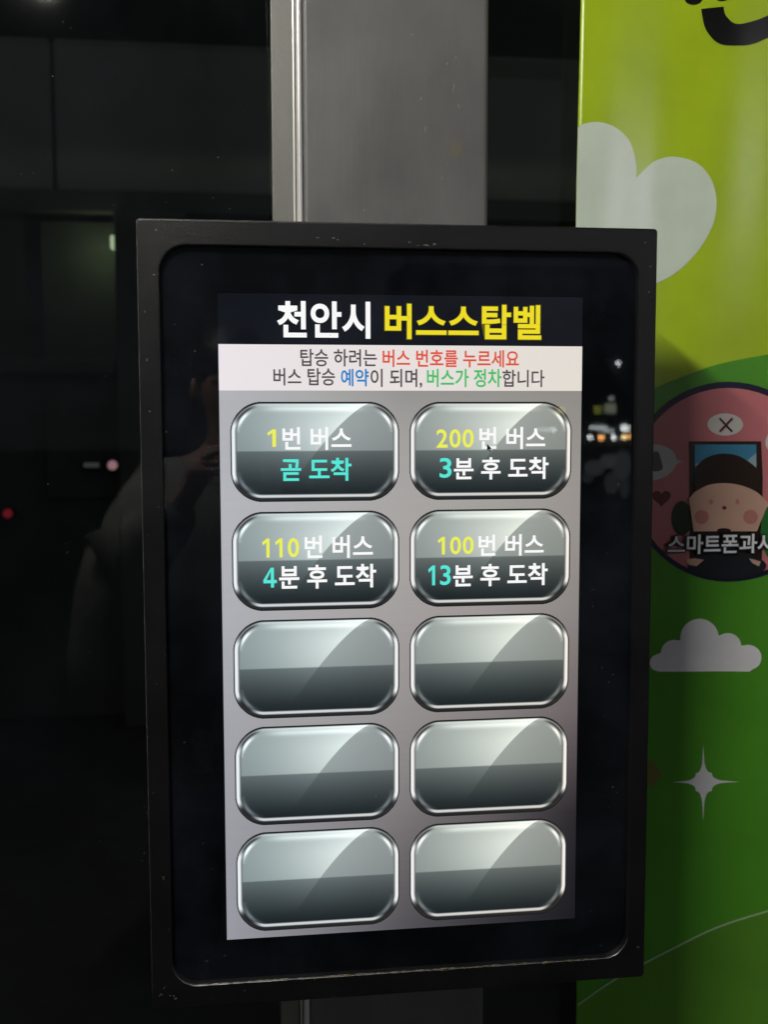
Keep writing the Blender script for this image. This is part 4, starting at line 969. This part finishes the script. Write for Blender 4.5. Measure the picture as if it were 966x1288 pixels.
je = [(0, 1), (0, 2), (2, 3), (3, 4), (3, 5), (5, 6), (6, 7), (7, 8), (3, 9), (9, 10), (10, 11), (11, 12), (6, 13), (13, 14)]
jr = [(.33, .20), (.36, .21), (.27, .18), (.18, .15), .105, .125, .12, .085, .055, .115, .10, .075, .055, .12, .11]
skinned('jacket', jv, je, jr, M['jacket'], pr)
tv = [(-.20, -1.62, -.50), (-.31, -1.62, -.56), (-.32, -1.60, -.90), (-.33, -1.63, -1.20), (-.09, -1.62, -.56), (-.08, -1.60, -.90), (-.07, -1.63, -1.20)]
skinned('trousers', tv, [(0, 1), (1, 2), (2, 3), (0, 4), (4, 5), (5, 6)], [.15, .115, .095, .085, .115, .095, .085], M['trousers'], pr)
for sx in (-.33, -.07):
    v, f = box_data(sx - .05, sx + .05, -1.72, -1.45, -1.30, -1.215, 0.03, 3)
    mk('shoe', v, f, M['black_shoe'], pr, smooth=True)
hv, hf = [], []
def ellipsoid(c, r, nu=20, nv=12, v0=0.0, v1=1.0):
    V, F = [], []
    for j in range(nv + 1):
        th = pi * (v0 + (v1 - v0) * j / nv)
        for i in range(nu):
            ph = 2 * pi * i / nu
            V.append((c[0] + r[0] * sin(th) * cos(ph), c[1] + r[1] * sin(th) * sin(ph), c[2] + r[2] * cos(th)))
    for j in range(nv):
        for i in range(nu):
            k = (i + 1) % nu
            F.append([j * nu + i, (j + 1) * nu + i, (j + 1) * nu + k, j * nu + k])
    return V, F
mk('hair', *ellipsoid((-.20, -1.60, .35), (.10, .115, .11), v1=0.55), M['hair'], pr, smooth=True)
for s in (-1, 1):
    mk('eye', *ellipsoid((-.20 + s * .033, -1.472, .31), (.012, .008, .007), 10, 6), M['black_shoe'], pr, smooth=True)
    mk('ear', *ellipsoid((-.20 + s * .09, -1.56, .29), (.012, .02, .032), 10, 6), M['skin'], pr, smooth=True)
mk('nose', *ellipsoid((-.20, -1.462, .275), (.013, .018, .024), 10, 6), M['skin'], pr, smooth=True)
mk('mouth', *ellipsoid((-.20, -1.470, .235), (.024, .008, .006), 10, 6), PM['cheek'], pr, smooth=True)
for gx, gz, ga, gb, gs in ((6.75, -.75, .22, .16, .55), (7.05, -.62, .20, .14, .7), (7.32, -.70, .20, .30, .5), (7.12, -1.05, .16, .22, .4), (6.62, -.95, .12, .10, .35), (7.38, -1.15, .10, .2, .3)):
    mk('grey_glow_blob', *ellipsoid((gx, YS + .12, gz), (ga, .1, gb), 14, 8), emit_mat('dim_lit', (.72, .76, .78), gs), sh, smooth=True)  # added glowing blobs imitating dim grey patches mirrored in the display glass
# fingers round the phone's edges
for s, wx in ((-1, -.262), (1, -.085)):
    for k in range(4):
        z = .150 - .022 * k
        L = (.9, 1.0, .95, .75)[k]
        ex = -.1735 + s * .047
        V4 = [(wx, -1.235, .135 - .008 * k), (ex + s * .016, -1.222, z), (ex + s * .006, -1.206, z + .002), (ex - s * .012 * L, -1.203, z + .004)]
        skinned('finger', V4, [(0, 1), (1, 2), (2, 3)], [.010, .009, .0085, .007], M['skin'], pr, levels=1)
    V4 = [(wx, -1.24, .14), (-.1735 + s * .055, -1.242, .155), (-.1735 + s * .030, -1.234, .17), (-.1735 + s * .012, -1.232, .182)]
    skinned('thumb', V4, [(0, 1), (1, 2), (2, 3)], [.012, .011, .010, .008], M['skin'], pr, levels=1)
ph = thing('phone', 'dark phone held up in both hands, mirrored in the glass', 'phone', (-.1735, -1.216, .08))
box('body', -.2115, -.1355, -1.2245, -1.2165, .08, .242, M['dark_metal'], ph, bev=.004, seg=3)
V, F = lathe_data([(.007, 0), (.0062, -.002)], (-.1770, -1.2168, .222), 'y', 16)
mk('lens', V, F, M['black_shoe'], ph)
